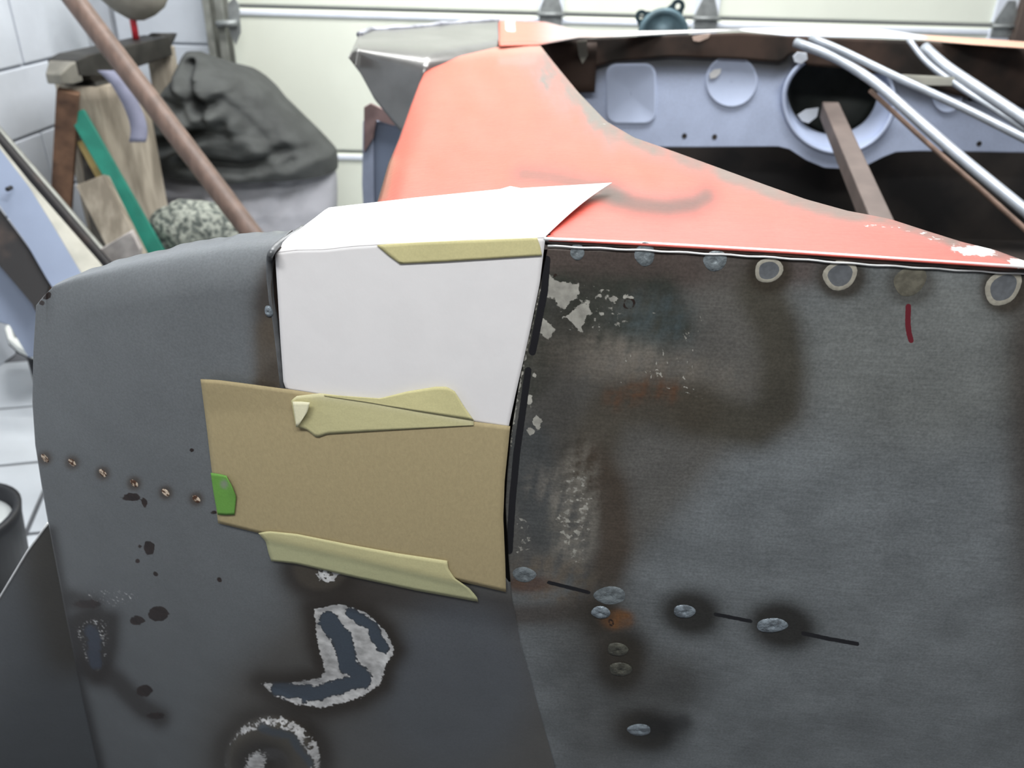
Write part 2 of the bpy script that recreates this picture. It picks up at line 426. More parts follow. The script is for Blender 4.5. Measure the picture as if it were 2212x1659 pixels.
struct(box('wall_back_right', (xj + 0.1, YD + 0.0, 0), (3.1 - xj - 0.1, 0, 0), (0, 0.15, 0), (0, 0, 2.6), m_block, bevel=0))

# ------------------------------------------------------------------ the car shell
car = thing('car_body', 'stripped car tail with orange deck, grey primer tail and bare steel side panel', 'car', (0.2, 1.1, 0.0))

# --- bare steel side panel (right), wear laid on its vertices
SEAM = [(1106, 1292), (1125, 1392), (1150, 1480), (1172, 1560), (1195, 1640), (1215, 1720)]
top = [(1183, 537), (1400, 545), (1700, 560), (2000, 580), (2290, 598)]
left = [(1183, 537), (1168, 610), (1150, 700), (1132, 770), (1118, 850), (1104, 940), (1096, 1020), (1092, 1090), (1098, 1200), (1105, 1285)] + SEAM
G = coons(top, [(1215, 1720), (2290, 1720)], left, [(2290, 598), (2290, 1720)], 300, 300)
X, Y = G[..., 0], G[..., 1]
col = np.ones(G.shape[:2] + (3,)) * lin((115, 120, 123))
n1, n2, n3 = fbm(X, Y, 260, 1), fbm(X, Y, 90, 2), fbm(X, Y, 40, 3)
col = lay(col, (112, 114, 110), soft(d_ell(X, Y, 2000, 760, 170, 110), 120) * .6)
col = lay(col, (60, 51, 43), soft(d_ell(X, Y, 2225, 800, 14, 90), 50) * .6)
col = lay(col, (60, 51, 43), soft(d_ell(X, Y, 2225, 1000, 8, 90), 40) * .4)
# upper left: dull brown greenish zone
col = lay(col, (86, 82, 76), soft(d_poly(X, Y, [(1170, 520), (1640, 540), (1690, 880), (1560, 930), (1340, 1180), (1090, 1240), (1090, 900)]), 55) * .75)
col = lay(col, (80, 68, 63), soft(d_poly(X, Y, [(1180, 530), (1750, 560), (1740, 590), (1180, 600)]), 35) * .8)
col = lay(col, (58, 60, 54), soft(d_poly(X, Y, [(1190, 610), (1440, 620), (1480, 700), (1420, 745), (1230, 730), (1190, 780), (1140, 850), (1130, 800)]), 28) * (.85 + .3 * n2))
col = lay(col, (72, 82, 84), soft(d_ell(X, Y, 1420, 700, 50, 40), 35) * (.5 + .5 * n3))
col = lay(col, (122, 116, 108), soft(d_ell(X, Y, 1310, 775, 70, 28, .15), 25) * (.55 + .5 * n3))
col = lay(col, (120, 116, 110), soft(d_ell(X, Y, 1520, 825, 35, 32, .3), 18) * (.65 + .5 * n3))
col = lay(col, (112, 106, 98), soft(d_ell(X, Y, 1420, 800, 120, 26, .15), 30) * (.45 + .4 * n3))
col = lay(col, (94, 92, 88), soft(d_ell(X, Y, 1580, 700, 40, 100), 40) * .55)
# the wide scorched P
col = lay(col, (72, 69, 61), soft(d_line(X, Y, [(1640, 630), (1680, 710), (1692, 800), (1680, 880), (1630, 918), (1560, 905), (1500, 885)]) - 20, 36) * .95)
col = lay(col, (72, 67, 58), soft(d_line(X, Y, [(1500, 885), (1400, 868), (1320, 880), (1285, 950), (1270, 1010)]) - 22, 40) * .85)
col = lay(col, (92, 68, 52), soft(d_line(X, Y, [(1330, 860), (1400, 838), (1450, 845)]) - 5, 20) * np.clip(.5 + .8 * n3, 0, 1))
col = lay(col, (72, 63, 54), soft(d_line(X, Y, [(1275, 1000), (1320, 1060), (1328, 1180), (1310, 1240)]) - 14, 30) * .9)
col = lay(col, (60, 57, 52), soft(d_line(X, Y, [(1215, 720), (1200, 850), (1200, 950)]) - 20, 35) * .5)
col = lay(col, (70, 74, 76), soft(d_line(X, Y, [(1140, 960), (1150, 1060), (1190, 1150)]) - 25, 30) * .7)
col = lay(col, (124, 120, 112), soft(d_ell(X, Y, 1240, 1110, 34, 90, .1), 22) * np.clip(.55 + .9 * n3, 0, 1))
col = lay(col, (120, 116, 110), soft(d_ell(X, Y, 1180, 1045, 30, 25), 18) * np.clip(.3 + .8 * n3, 0, 1))
col = lay(col, (112, 104, 94), soft(d_ell(X, Y, 1200, 1255, 75, 34, .15), 18) * np.clip(.5 + .8 * n3, 0, 1))
col = lay(col, (66, 54, 45), soft(d_line(X, Y, [(1100, 1330), (1200, 1325), (1300, 1310)]) - 6, 22) * .7)
# heat rings round welds
TOPW = [(1247, 543, 15, 17, 'b'), (1393, 549, 21, 23, 'b'), (1545, 563, 24, 20, 'b'), (1660, 584, 28, 25, 'r'), (1815, 594, 33, 28, 'r'), (1966, 607, 30, 27, 'f'), (2167, 621, 31, 33, 'r')]
LOWW = [(1132, 1241, 25, 18, 'b'), (1318, 1286, 33, 22, 'b'), (1298, 1322, 20, 15, 's'), (1478, 1320, 22, 17, 's'), (1667, 1350, 30, 18, 's'), (1334, 1402, 21, 18, 'd'), (1340, 1445, 23, 19, 'd'), (1381, 1576, 23, 17, 's')]
for cx, cy, rx, ry, k in TOPW:
    if k != 'b': col = lay(col, (54, 48, 40), soft(d_ell(X, Y, cx + 2, cy + 4, rx + 8, ry + 8), 16) * (.85 if k != 'f' else .55))
for cx, cy, rx, ry in ((1690, 1352, 46, 32), (1492, 1325, 40, 30), (1300, 1335, 18, 20), (1340, 1440, 30, 32), (1395, 1578, 42, 28), (1342, 1400, 26, 20)):
    col = lay(col, (34, 31, 26), soft(d_ell(X, Y, cx, cy, rx, ry, .2), 26) * .9)
col = lay(col, (58, 53, 46), soft(d_line(X, Y, [(1290, 1310), (1340, 1400), (1380, 1460), (1450, 1480)]) - 20, 60) * .6)
col = lay(col, (70, 66, 60), soft(d_line(X, Y, [(1250, 1380), (1300, 1600)]) - 20, 70) * .4)
col = lay(col, (36, 36, 36), soft(d_line(X, Y, [(1400, 1572), (1475, 1562)]) - 6, 18) * .7)
col = lay(col, (112, 78, 48), soft(d_ell(X, Y, 1335, 1338, 22, 14), 9) * (.75 + .4 * n3))
col = lay(col, (84, 52, 34), soft(d_ell(X, Y, 1140, 1262, 26, 9), 10) * .6)
# chips and ink
FL = [[(1184, 592), (1200, 608), (1222, 610), (1250, 616), (1252, 634), (1236, 650), (1220, 668), (1206, 660), (1200, 645), (1182, 640)],
      [(1222, 683), (1248, 665), (1272, 653), (1275, 675), (1262, 690), (1254, 716)],
      [(1172, 688), (1182, 697), (1200, 712), (1186, 734), (1164, 716)]]
R_ = np.zeros(X.shape)
for p in FL: R_ = np.maximum(R_, crisp(d_poly(X, Y, p), 20) + .12 * (d_poly(X, Y, p) < 0))
R_ = np.maximum(R_, .30 * soft(d_ell(X, Y, 1290, 670, 70, 40), 20) * (d_ell(X, Y, 1290, 670, 90, 60) < 0))
for cx, cy, rx, ry in ((1294, 638, 6, 4), (1326, 646, 9, 6), (1351, 641, 6, 4), (1366, 643, 6, 3), (1144, 866, 6, 13), (1160, 912, 9, 14), (1146, 932, 7, 10), (1154, 812, 4, 6), (1300, 678, 5, 3), (1362, 684, 7, 2), (1342, 695, 12, 2), (1410, 676, 4, 2)):
    R_ = np.maximum(R_, crisp(d_ell(X, Y, cx, cy, rx, ry)))
R_ = np.maximum(R_, .62 * crisp(d_line(X, Y, [(1165, 625), (1146, 715), (1130, 790), (1112, 890), (1103, 960)]) - 4, 8))
R_ = np.maximum(R_, (.36 + .3 * n3) * soft(d_ell(X, Y, 1240, 1110, 30, 80), 15))
R_ = np.maximum(R_, (.30 + .3 * n3) * soft(d_ell(X, Y, 1130, 1160, 14, 40), 10))
rng = np.random.RandomState(4)
for k in range(34):   # scratches
    x0, y0 = 1330 + 170 * rng.rand(), 755 + 60 * rng.rand(); L_ = 8 + 16 * rng.rand()
    if k > 22: x0, y0 = 1455 + 60 * rng.rand(), 670 + 60 * rng.rand()
    R_ = np.maximum(R_, .8 * crisp(d_line(X, Y, [(x0, y0), (x0 + 4, y0 + L_)]) - 1.0, 5))
for p in ([(1430, 835), (1490, 850), (1520, 862)], [(1460, 830), (1500, 842)]):
    R_ = np.maximum(R_, .75 * crisp(d_line(X, Y, p) - 1.0, 6))
I_ = np.zeros(X.shape)
for p, w_ in (([(1181, 560), (1176, 630), (1164, 690), (1150, 760)], 8), ([(1141, 800), (1130, 880), (1116, 980), (1107, 1080), (1100, 1190)], 7.5),
              ([(1185, 1258), (1272, 1280)], 4), ([(1545, 1327), (1622, 1342)], 4), ([(1735, 1368), (1790, 1380), (1852, 1391)], 4.5)):
    I_ = np.maximum(I_, crisp(d_line(X, Y, p) - w_, 8))
RD = crisp(d_line(X, Y, [(1962, 662), (1961, 700), (1964, 722), (1968, 735)]) - 6, 8)
DK = np.zeros(X.shape)
for cx, cy, r in ((1359, 656, 11), (1200, 596, 3), (1320, 1345, 5)):
    DK = np.maximum(DK, .8 * crisp(np.abs(d_ell(X, Y, cx, cy, r, r)) - 3, 8))
msk = np.stack([R_, I_, DK, RD], -1)
V = side(X, Y)
quarter = grid('side_panel', V, m_quarter, car, {'col': col, 'msk': msk}, solid=-0.0012)
quarter['label'] = 'bare steel side panel with scorch marks, spot welds and marker lines'

def disc(name, px, py, rx, ry, kind, parent):
    """a plug weld: low dome with a rim, lying on the body side"""
    c = side(px, py); n = Vector(side_normal(px, py)); k = float(np.linalg.norm(c - CAM)) / FPX
    ex = Vector(side(px + 6, py) - side(px - 6, py)).normalized(); ey = n.cross(ex).normalized()
    a = rx * k; bb = ry * k / max(0.35, abs(float(Vector(ey).dot(Vector(_u)))))
    bm = bmesh.new(); seg = 20
    if kind == 'r': prof = [(1.0, .0001), (.94, .0004), (.72, .00045), (.64, .0003), (0, .0003)]
    elif kind == 'f': prof = [(1.0, .0001), (.9, .0004), (.6, .0003), (0, .0004)]
    elif kind == 'b': prof = [(1.0, .0002), (.9, .0007), (.55, .0009), (.2, .0009), (.12, .0004), (0, .0004)]
    else: prof = [(1.0, .0003), (.9, .0012), (.55, .0018), (.2, .0019), (.12, .0011), (0, .0011)]
    rings = []
    for r, h in prof:
        if r == 0: rings.append([bm.verts.new(Vector(c) + n * h)]); continue
        rings.append([bm.verts.new(Vector(c) + ex * (a * r * math.cos(q) * (1 + .06 * math.sin(3 * q + px))) + ey * (bb * r * math.sin(q) * (1 + .06 * math.cos(2 * q + py))) + n * h) for q in [i * 2 * math.pi / seg for i in range(seg)]])
    for A, B in zip(rings, rings[1:]):
        for i in range(seg):
            if len(B) == 1: f = bm.faces.new((A[i], A[(i + 1) % seg], B[0]))
            else: f = bm.faces.new((A[i], A[(i + 1) % seg], B[(i + 1) % seg], B[i]))
            if kind == 'r' and (B is rings[-1] or B is rings[-2]): f.material_index = 1
    o = bm_obj(name, bm, {'b': m_weld_blue, 's': m_weld, 'd': m_weld_dull, 'r': m_weld_ring, 'f': m_weld_faint}[kind], parent, True)
    if kind == 'r': o.data.materials.append(m_weld_core)
    return o
m_weld_blue = mat('weld_blued', (122, 130, 134), 0.42, 0.25, var=0.25, scale=160, bump=0.25, bscale=300)
m_weld_ring = mat('weld_ring', (158, 154, 142), 0.6, 0.0, var=0.12, scale=260)
m_weld_core = mat('weld_core', (96, 99, 103), 0.5, 0.0, var=0.1, scale=260)
m_weld_faint = mat('weld_faint', (98, 95, 84), 0.6, 0.0, var=0.2, scale=200)
for a in TOPW + LOWW: disc('weld_spot', *a, quarter)

# --- grey primer tail panel (left) with its rolled top
tl = [(78, 660), (110, 622), (150, 608), (250, 586), (350, 568), (450, 553), (583, 541)]
tr = [(583, 541), (590, 640), (598, 720), (606, 800), (614, 860), (760, 950), (960, 1100), (1080, 1240), (1101, 1292)]
lf = [(78, 660), (72, 760), (70, 870), (76, 960), (90, 1050), (104, 1130), (140, 1320), (180, 1520), (226, 1720)]
G = coons(tl, [(226, 1720), (1209, 1720)], lf, [(583, 541), (588, 640), (596, 720), (604, 800), (614, 860), (800, 1000), (1040, 1180), (1100, 1260)] + SEAM[:-1] + [(1209, 1720)], 300, 290)
X, Y = G[..., 0], G[..., 1]
n2, n3 = fbm(X, Y, 90, 5), fbm(X, Y, 36, 6)
col = np.ones(G.shape[:2] + (3,)) * lin((106, 110, 113))
col = lay(col, (58, 50, 43), soft(d_line(X, Y, [(590, 600), (575, 660), (590, 720)]) - 8, 28) * .85)
col = lay(col, (86, 78, 68), soft(d_line(X, Y, [(590, 720), (590, 840)]) - 22, 22) * .85)
col = lay(col, (66, 58, 50), soft(d_line(X, Y, [(600, 800), (560, 850)]) - 8, 18) * .6)
# under the cardboard and round the ground patches
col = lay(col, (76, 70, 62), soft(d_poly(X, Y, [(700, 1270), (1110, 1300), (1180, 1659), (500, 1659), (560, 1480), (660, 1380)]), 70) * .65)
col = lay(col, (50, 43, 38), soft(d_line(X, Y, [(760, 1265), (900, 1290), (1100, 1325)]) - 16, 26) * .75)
col = lay(col, (92, 98, 106), soft(d_ell(X, Y, 980, 1480, 110, 120, .3), 70) * .7)
col = lay(col, (88, 92, 96), soft(d_ell(X, Y, 900, 1600, 120, 60), 40) * .5)
COMMA = [(678, 1316), (735, 1304), (792, 1324), (832, 1362), (853, 1405), (832, 1442), (824, 1478), (776, 1508), (700, 1530), (640, 1522), (592, 1502), (565, 1476), (620, 1476), (690, 1466), (702, 1450), (686, 1392)]
LP = [(163, 1352), (198, 1332), (240, 1338), (238, 1390), (226, 1440), (208, 1458), (180, 1422)]
dc = d_poly(X, Y, COMMA); dl = d_poly(X, Y, LP); dd = d_ell(X, Y, 590, 1642, 104, 96)
dh = d_ell(X, Y, 692, 1228, 58, 46)
for d_, k in ((dc, .95), (dd, .95), (dh, .9)): col = lay(col, (46, 40, 34), soft(d_ - 6, 26) * k)
col = lay(col, (40, 35, 31), soft(dl - 4, 20) * .9)
col = lay(col, (46, 40, 36), soft(d_line(X, Y, [(180, 1440), (250, 1470), (310, 1530), (345, 1550)]) - 8, 18) * .8)
col = lay(col, (44, 40, 36), soft(d_line(X, Y, [(150, 1295), (200, 1310), (165, 1350)]) - 8, 18) * .8)
col = lay(col, (40, 38, 38), soft(d_line(X, Y, [(110, 1150), (135, 1300), (175, 1500), (215, 1659)]) - 2, 14) * .85)
col = lay(col, (90, 88, 84), soft(d_ell(X, Y, 520, 1600, 60, 80), 50) * .35)
core = np.minimum.reduce([d_line(X, Y, [(708, 1345), (738, 1385), (752, 1440)]) - 21 - 5 * n3, d_line(X, Y, [(602, 1490), (680, 1502), (785, 1470)]) - 16 - 5 * n3,
                          d_line(X, Y, [(758, 1328), (800, 1352), (826, 1402)]) - 13 - 5 * n3, d_line(X, Y, [(752, 1440), (785, 1470)]) - 18 - 5 * n3])
corel = d_line(X, Y, [(195, 1365), (205, 1400), (208, 1430)]) - 14 - 8 * n3
ring = np.maximum(dd, -d_ell(X, Y, 580, 1650, 92, 82))
cdome = d_line(X, Y, [(570, 1565), (630, 1580), (672, 1640)]) - 8 - 4 * n3
col = lay(col, (68, 78, 90), crisp(np.maximum(core, dc), 6)); col = lay(col, (60, 68, 82), crisp(np.maximum(corel, dl), 6))
inner_d = np.maximum(dd, 0) * 0 + (dd < -2)
col = lay(col, (84, 80, 72), soft(dd + 14, 8) * .9); col = lay(col, (48, 44, 40), soft(d_ell(X, Y, 570, 1640, 40, 34), 22) * .9)
col = lay(col, (70, 78, 86), crisp(cdome, 8) * .9)
col = lay(col, (70, 64, 56), crisp(dh, 12) * .9)
R_ = crisp(np.maximum(dc, -core), 9) * .9 + crisp(np.maximum(dl, -corel), 9) * (.38 + .3 * n3)
R_ = np.maximum(R_, crisp(np.maximum(ring, -cdome), 8) * (.55 + .35 * n3))
R_ = np.maximum(R_, crisp(d_ell(X, Y, 555, 1640, 20, 30, .5), 20) * .8)
R_ = np.maximum(R_, crisp(np.maximum(d_ell(X, Y, 715, 1240, 34, 20), dh + 8), 10) * (.6 + .4 * n3))
R_ = np.maximum(R_, .30 * soft(d_ell(X, Y, 240, 1290, 36, 14), 12))
R_ = np.clip(R_, 0, 1)
DK = np.zeros(X.shape)
for cx, cy, rx, ry in ((283, 1074, 20, 8), (312, 1085, 6, 11), (322, 1184, 12, 15), (302, 1180, 4, 4), (297, 1212, 4, 4), (330, 1212, 3, 3), (336, 1240, 5, 5), (342, 1326, 22, 16), (296, 1340, 16, 10), (475, 1252, 5, 5), (312, 1492, 18, 13), (336, 1546, 20, 8), (190, 1305, 30, 9), (462, 1107, 8, 3), (414, 972, 4, 3), (100, 640, 9, 8), (90, 655, 6, 5), (353, 1015, 3, 3)):
    DK = np.maximum(DK, crisp(d_ell(X, Y, cx, cy, rx, ry), 12))
I_ = crisp(d_line(X, Y, [(596, 555), (604, 690), (612, 840)]) - 2.5, 6)
HOLES = [(97, 990), (156, 999), (222, 1022), (290, 1044), (358, 1064), (424, 1078)]
for x, y in HOLES: col = lay(col, (70, 60, 52), soft(d_ell(X, Y, x, y, 9, 9), 8) * .8)
V = side(X, Y)
dome = np.clip(-dd / 60, 0, 1); V = V - EN * (0.006 * np.clip(-dd / 14, 0, 1) * (dd > -60) + 0.006 * (dd <= -60) * np.clip(1 - (-dd - 60) / 40, 0, 1))[..., None]
V = V + EN * (0.002 * np.clip(-dc / 12, 0, 1))[..., None]
dtop = np.maximum(0, d_line(X, Y, tl)); rr0 = 0.028; xr = np.clip(dtop * 0.00034, 0, rr0); V = V + EN * ((rr0 - np.sqrt(np.maximum(0, rr0 ** 2 - (rr0 - xr) ** 2))) * np.clip((X - 100) / 300, 0, 1) ** .7)[..., None]
sil = [(78, 660), (92, 632), (128, 604), (168, 586), (232, 566), (300, 544), (400, 527), (500, 515), (600, 505), (656, 491)]
nu = G.shape[1]; c2 = polyl(sil, nu); A = V[0]; UU = np.linspace(0, 1, nu)
wob = 0.0006 * np.sin(np.arange(nu) * 0.21) * np.sin(np.arange(nu) * .047 + 1) + 0.0006 * np.sin(np.arange(nu) * 0.083)
zt = 0.0045 * np.clip(UU / .08, .1, 1)
B = at_z(c2[:, 0], c2[:, 1], A[:, 2] + zt + wob)
wk = np.clip((UU - .03) / .15, .12, 1)[:, None]; B = A + EN * 0.022 * wk; B[:, 2] += wob; K = A + EN * 0.010 * wk; K[:, 2] += .0008
t = np.linspace(0, 1, 12)[1:, None, None]
roll = (1 - t) ** 2 * A[None] + 2 * t * (1 - t) * K[None] + t ** 2 * B[None]
roll = np.concatenate([roll, (B + np.array([0, 0.002, -0.012]))[None]], 0)[::-1]
nr = len(roll)
rcol = np.repeat(col[:1], nr, 0); rcol = lay(rcol, (104, 84, 70), np.repeat(soft(np.abs(UU - 0.05) - .01, .025)[None], nr, 0) * .8)
rmsk = np.zeros((nr, nu, 4)); rmsk[..., 2] = .45 * soft(np.abs(UU - 0.05) - .005, .015)
MS = np.stack([R_, I_, DK, np.zeros(X.shape)], -1)
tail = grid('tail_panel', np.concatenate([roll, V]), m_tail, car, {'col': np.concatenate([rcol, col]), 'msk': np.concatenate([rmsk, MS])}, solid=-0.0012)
tail['label'] = 'grey primer tail panel with rolled top and ground bare patches'
# turned flange and bead at the open end of the tail panel
fp = polyl([(655, 492), (640, 503), (612, 520), (592, 536), (582, 552), (582, 600), (586, 650), (594, 690), (602, 760), (612, 850)], 40)
FA = np.concatenate([at_deck(fp[:10, 0], fp[:10, 1], 0.002), side(fp[10:, 0], fp[10:, 1], -0.002)])
FA = smooth_path(FA, 60)
tube('flange_bead', FA, 0.0024, mat('flange_steel', (108, 110, 112), 0.4, 0.4, var=0.2, scale=60), car)
fl2 = FA + np.array([0.004, 0.014, -0.001])
grid('flange', np.stack([FA, fl2]), m_dark, car, solid=0.001)
disc('weld_spot', 581, 672, 9, 12, 's', tail)
for x, y in HOLES:
    h = disc('rivet_hole', x, y, 9, 8, 'f', tail)
    h.data.materials.clear(); h.data.materials.append(mat('chipped_paint', (96, 66, 48), 0.7, var=0.3, scale=260, rgb2=(214, 196, 176), lo=.45, hi=.55))
# dark sheet added behind the opening; its colour stands in for the hollow's shade
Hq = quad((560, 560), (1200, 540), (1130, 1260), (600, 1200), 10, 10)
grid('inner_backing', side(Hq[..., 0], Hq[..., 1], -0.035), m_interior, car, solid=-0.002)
# lower end piece left of the tail seam
G = coons([(60, 1190), (105, 1132)], [(-160, 1760), (222, 1760)], [(60, 1190), (0, 1290), (-90, 1440), (-160, 1760)], [(105, 1132), (140, 1320), (180, 1520), (232, 1760)], 40, 60)
sl = polyl([(105, 1132), (140, 1320), (180, 1520), (232, 1760)], 60)
S_ = side(sl[:, 0] + 6, sl[:, 1]) + EN * 0.005
ol = polyl([(104, 1130), (60, 1190), (0, 1290), (-90, 1440), (-160, 1560), (-240, 1800)], 60)
O_ = at_y(ol[:, 0], ol[:, 1], S_[:, 1] + np.linspace(0.0, 0.05, 60))
t = np.linspace(0, 1, 40)[None, :, None]
V = O_[:, None] * (1 - t) + S_[:, None] * t
V[..., 1] -= 0.012 * np.sin(np.pi * t[..., 0]) * np.linspace(0, 1, 60)[:, None]
gt = sl[:, None, :] * t + ol[:, None, :] * (1 - t); G = gt
cc = np.ones(V.shape) * lin((84, 88, 92)); cc = lay(cc, (64, 60, 52), soft(d_line(G[..., 0], G[..., 1], [(95, 1150), (110, 1250), (150, 1400)]) - 20, 50) * .8)
grid('end_panel', V, m_tail, car, {'col': cc, 'msk': np.zeros(V.shape[:2] + (4,))}, solid=-0.0015)
tube('end_panel_edge', O_, 0.0013, m_brightedge, car, 8)  # near-white bead paints the rim light along the sheet's edge

# --- orange deck
near = [(1010, 512), (1170, 516), (1400, 528), (1700, 545), (1950, 562), (2290, 584)]
rim = [(1165, 96), (1200, 140), (1250, 200), (1310, 262), (1370, 297), (1450, 325), (1560, 365), (1650, 398), (1740, 430), (1830, 455), (1920, 472), (2000, 498), (2080, 523), (2150, 540), (2212, 563), (2290, 582)]
lft = [(945, 122), (925, 140), (905, 182), (886, 232), (862, 300), (840, 352), (818, 430), (780, 520)]
G = coons([(945, 122), (985, 106), (1060, 99), (1165, 96)], [(780, 520)] + near, lft, rim, 150, 130)
X, Y = G[..., 0], G[..., 1]
n2, n3 = fbm(X, Y, 110, 8), fbm(X, Y, 50, 9)
u = np.linspace(0, 1, 150)[None, :] * np.ones((130, 1)); v = np.linspace(0, 1, 130)[:, None] * np.ones((1, 150))
dleft = d_line(X, Y, lft)
drop = 0.013 * np.clip(1 - dleft / 55, 0, 1) ** 2 + 0.004 * np.clip(1 - d_line(X, Y, [(945, 122), (985, 106), (1060, 99), (1165, 96)]) / 25, 0, 1) ** 2
V = at_deck(X, Y, 0.001 - drop + 0.0025 * soft(d_line(X, Y, [(1130, 380), (1230, 390), (1330, 425), (1420, 445), (1500, 440)]) - 5, 22) * -1)
col = np.ones(V.shape) * lin((205, 84, 62))
col = lay(col, (212, 100, 84), np.clip(.4 + .5 * n2, 0, 1) * .6)
col = lay(col, (208, 100, 92), np.clip((Y - 380) / 120, 0, 1) * .7)
col = lay(col, (104, 94, 86), soft(d_line(X, Y, rim[:10]) - 8, 26) * (.85 + .3 * n3))
col = lay(col, (118, 100, 92), soft(d_line(X, Y, rim[6:]) - 7, 16) * (.85 + .3 * n3))
col = lay(col, (104, 100, 94), soft(d_line(X, Y, [(1150, 130), (1215, 205), (1320, 292)]) - 12, 26) * np.clip(.5 + .6 * n3, 0, 1))
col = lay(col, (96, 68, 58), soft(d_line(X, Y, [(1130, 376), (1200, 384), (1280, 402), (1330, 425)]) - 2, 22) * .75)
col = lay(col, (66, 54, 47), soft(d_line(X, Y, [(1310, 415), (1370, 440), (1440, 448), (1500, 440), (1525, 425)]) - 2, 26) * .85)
col = lay(col, (128, 112, 104), soft(d_line(X, Y, [(1085, 131), (1150, 130)]) - 2, 8) * .6)
col = lay(col, (176, 128, 112), soft(d_line(X, Y, [(950, 120), (1060, 104), (1165, 104)]) - 2, 12) * .7)
col = lay(col, (150, 116, 90), soft(d_line(X, Y, [(842, 350), (825, 420)]) - 4, 14) * .7)
R_ = np.maximum.reduce([crisp(d_ell(X, Y, 2095, 542, 40, 10, .12), 14), crisp(d_ell(X, Y, 2125, 540, 28, 12, .3), 14), crisp(d_ell(X, Y, 2196, 566, 22, 9, .15), 10),
                        .55 * crisp(d_line(X, Y, [(1870, 487), (1940, 490), (2000, 508)]) - 4, 14), .5 * crisp(d_line(X, Y, [(1990, 505), (2040, 522)]) - 7, 14), .5 * crisp(d_ell(X, Y, 1300, 266, 22, 4, .3), 10), .4 * crisp(d_line(X, Y, [(1080, 128), (1080, 100)]) - 3, 10)])
R_ = R_ * (.85 + .3 * n3)
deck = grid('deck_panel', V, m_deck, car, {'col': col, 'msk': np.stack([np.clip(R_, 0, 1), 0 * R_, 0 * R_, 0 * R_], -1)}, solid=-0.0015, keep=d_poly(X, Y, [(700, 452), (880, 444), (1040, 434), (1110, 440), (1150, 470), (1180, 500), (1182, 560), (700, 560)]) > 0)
deck['label'] = 'orange primed deck panel with worn grey rim'
# near flange of the deck: raw steel ledge, dark turned-down strip, lower lip; near-white beads carry the ledge highlights
e1 = polyl([(1160, 514), (1180, 518), (1400, 528), (1700, 545), (1950, 562), (2290, 584)], 60)
e2 = polyl([(1183, 531), (1400, 541), (1600, 552), (1700, 558), (1850, 570), (2000, 579), (2290, 596)], 60)
E1 = at_z(e1[:, 0], e1[:, 1], ZD); E1b = E1 + np.array([0, -0.004, 0.0])
E2 = side(e2[:, 0], e2[:, 1], 0.0012)
tube('deck_edge', E1 + np.array([0, 0, 0.0006]), 0.0013, m_brightedge, car, 8)
grid('deck_flange', np.stack([E1, (E1 + E2) / 2 + EN * 0.001, E2 + EN * 0.003]), mat('flange_rust', (64, 56, 54), 0.6, 0.1, var=0.3, scale=40, rgb2=(98, 72, 62)), car, solid=0.001)
E2w = E2.copy(); E2w[:, 2] += 0.0003 * np.sin(np.arange(60) * 1.3)
tube('panel_lip', E2w, 0.0008, m_brightedge, car, 8)
# side of the deck dropping at its rear edge
LE = V[:, 0]
grid('deck_rear_face', np.stack([LE, LE + np.array([0.006, 0.0, -0.02]), LE + np.array([0.012, 0.0, -0.12])]), m_interior, car, solid=0.001)
# skirt of the trunk opening, inner lip along the curved rim
RE = V[:, -1][:116]
grid('rim_lip', np.stack([RE, RE + np.array([0.002, 0.003, -0.006]), RE + np.array([-0.012, -0.004, -0.016])]), m_interior, car, solid=0.0008)

# --- far end: raw sheet patch wrapped over the far tail corner
a0 = polyl([(776, 76), (800, 66), (880, 62), (980, 52), (1076, 46)], 60)
a1 = polyl([(758, 112), (772, 104), (850, 112), (925, 120), (985, 112), (1078, 98)], 60)
a2 = polyl([(752, 124), (780, 160), (810, 215), (868, 286), (960, 330), (1078, 340)], 60)
A = at_z(a0[:, 0], a0[:, 1], ZD + 0.006)
Bc = at_z(a1[:, 0], a1[:, 1], ZD - 0.002)
yb = Bc[:, 1] - 0.004
D_ = at_y(a2[:, 0], a2[:, 1], yb - 0.01)
t = np.linspace(0, 1, 10)[:, None, None]
m1 = Bc + (A - Bc) * .25; m2 = Bc + (D_ - Bc) * .22
rows = [A[None] * (1 - t) + m1[None] * t]
t2 = np.linspace(0, 1, 9)[1:, None, None]
rows.append((1 - t2) ** 2 * m1[None] + 2 * t2 * (1 - t2) * Bc[None] + t2 ** 2 * m2[None])
t3 = np.linspace(0, 1, 12)[1:, None, None]
rows.append(m2[None] * (1 - t3) + D_[None] * t3)
far = grid('far_corner_patch', np.concatenate(rows), m_silver, car, solid=0.0015)
far['label'] = 'raw silver sheet patch over the far tail corner'
bz = A.copy(); bz[:, 2] += 0.001 + 0.0015 * np.sin(np.arange(60) * .5) * np.sin(np.arange(60) * .13)
tube('far_patch_hem', bz, 0.006, mat('hem_steel', (150, 152, 160), 0.4, 0.3, var=0.3, scale=30), car, 8)

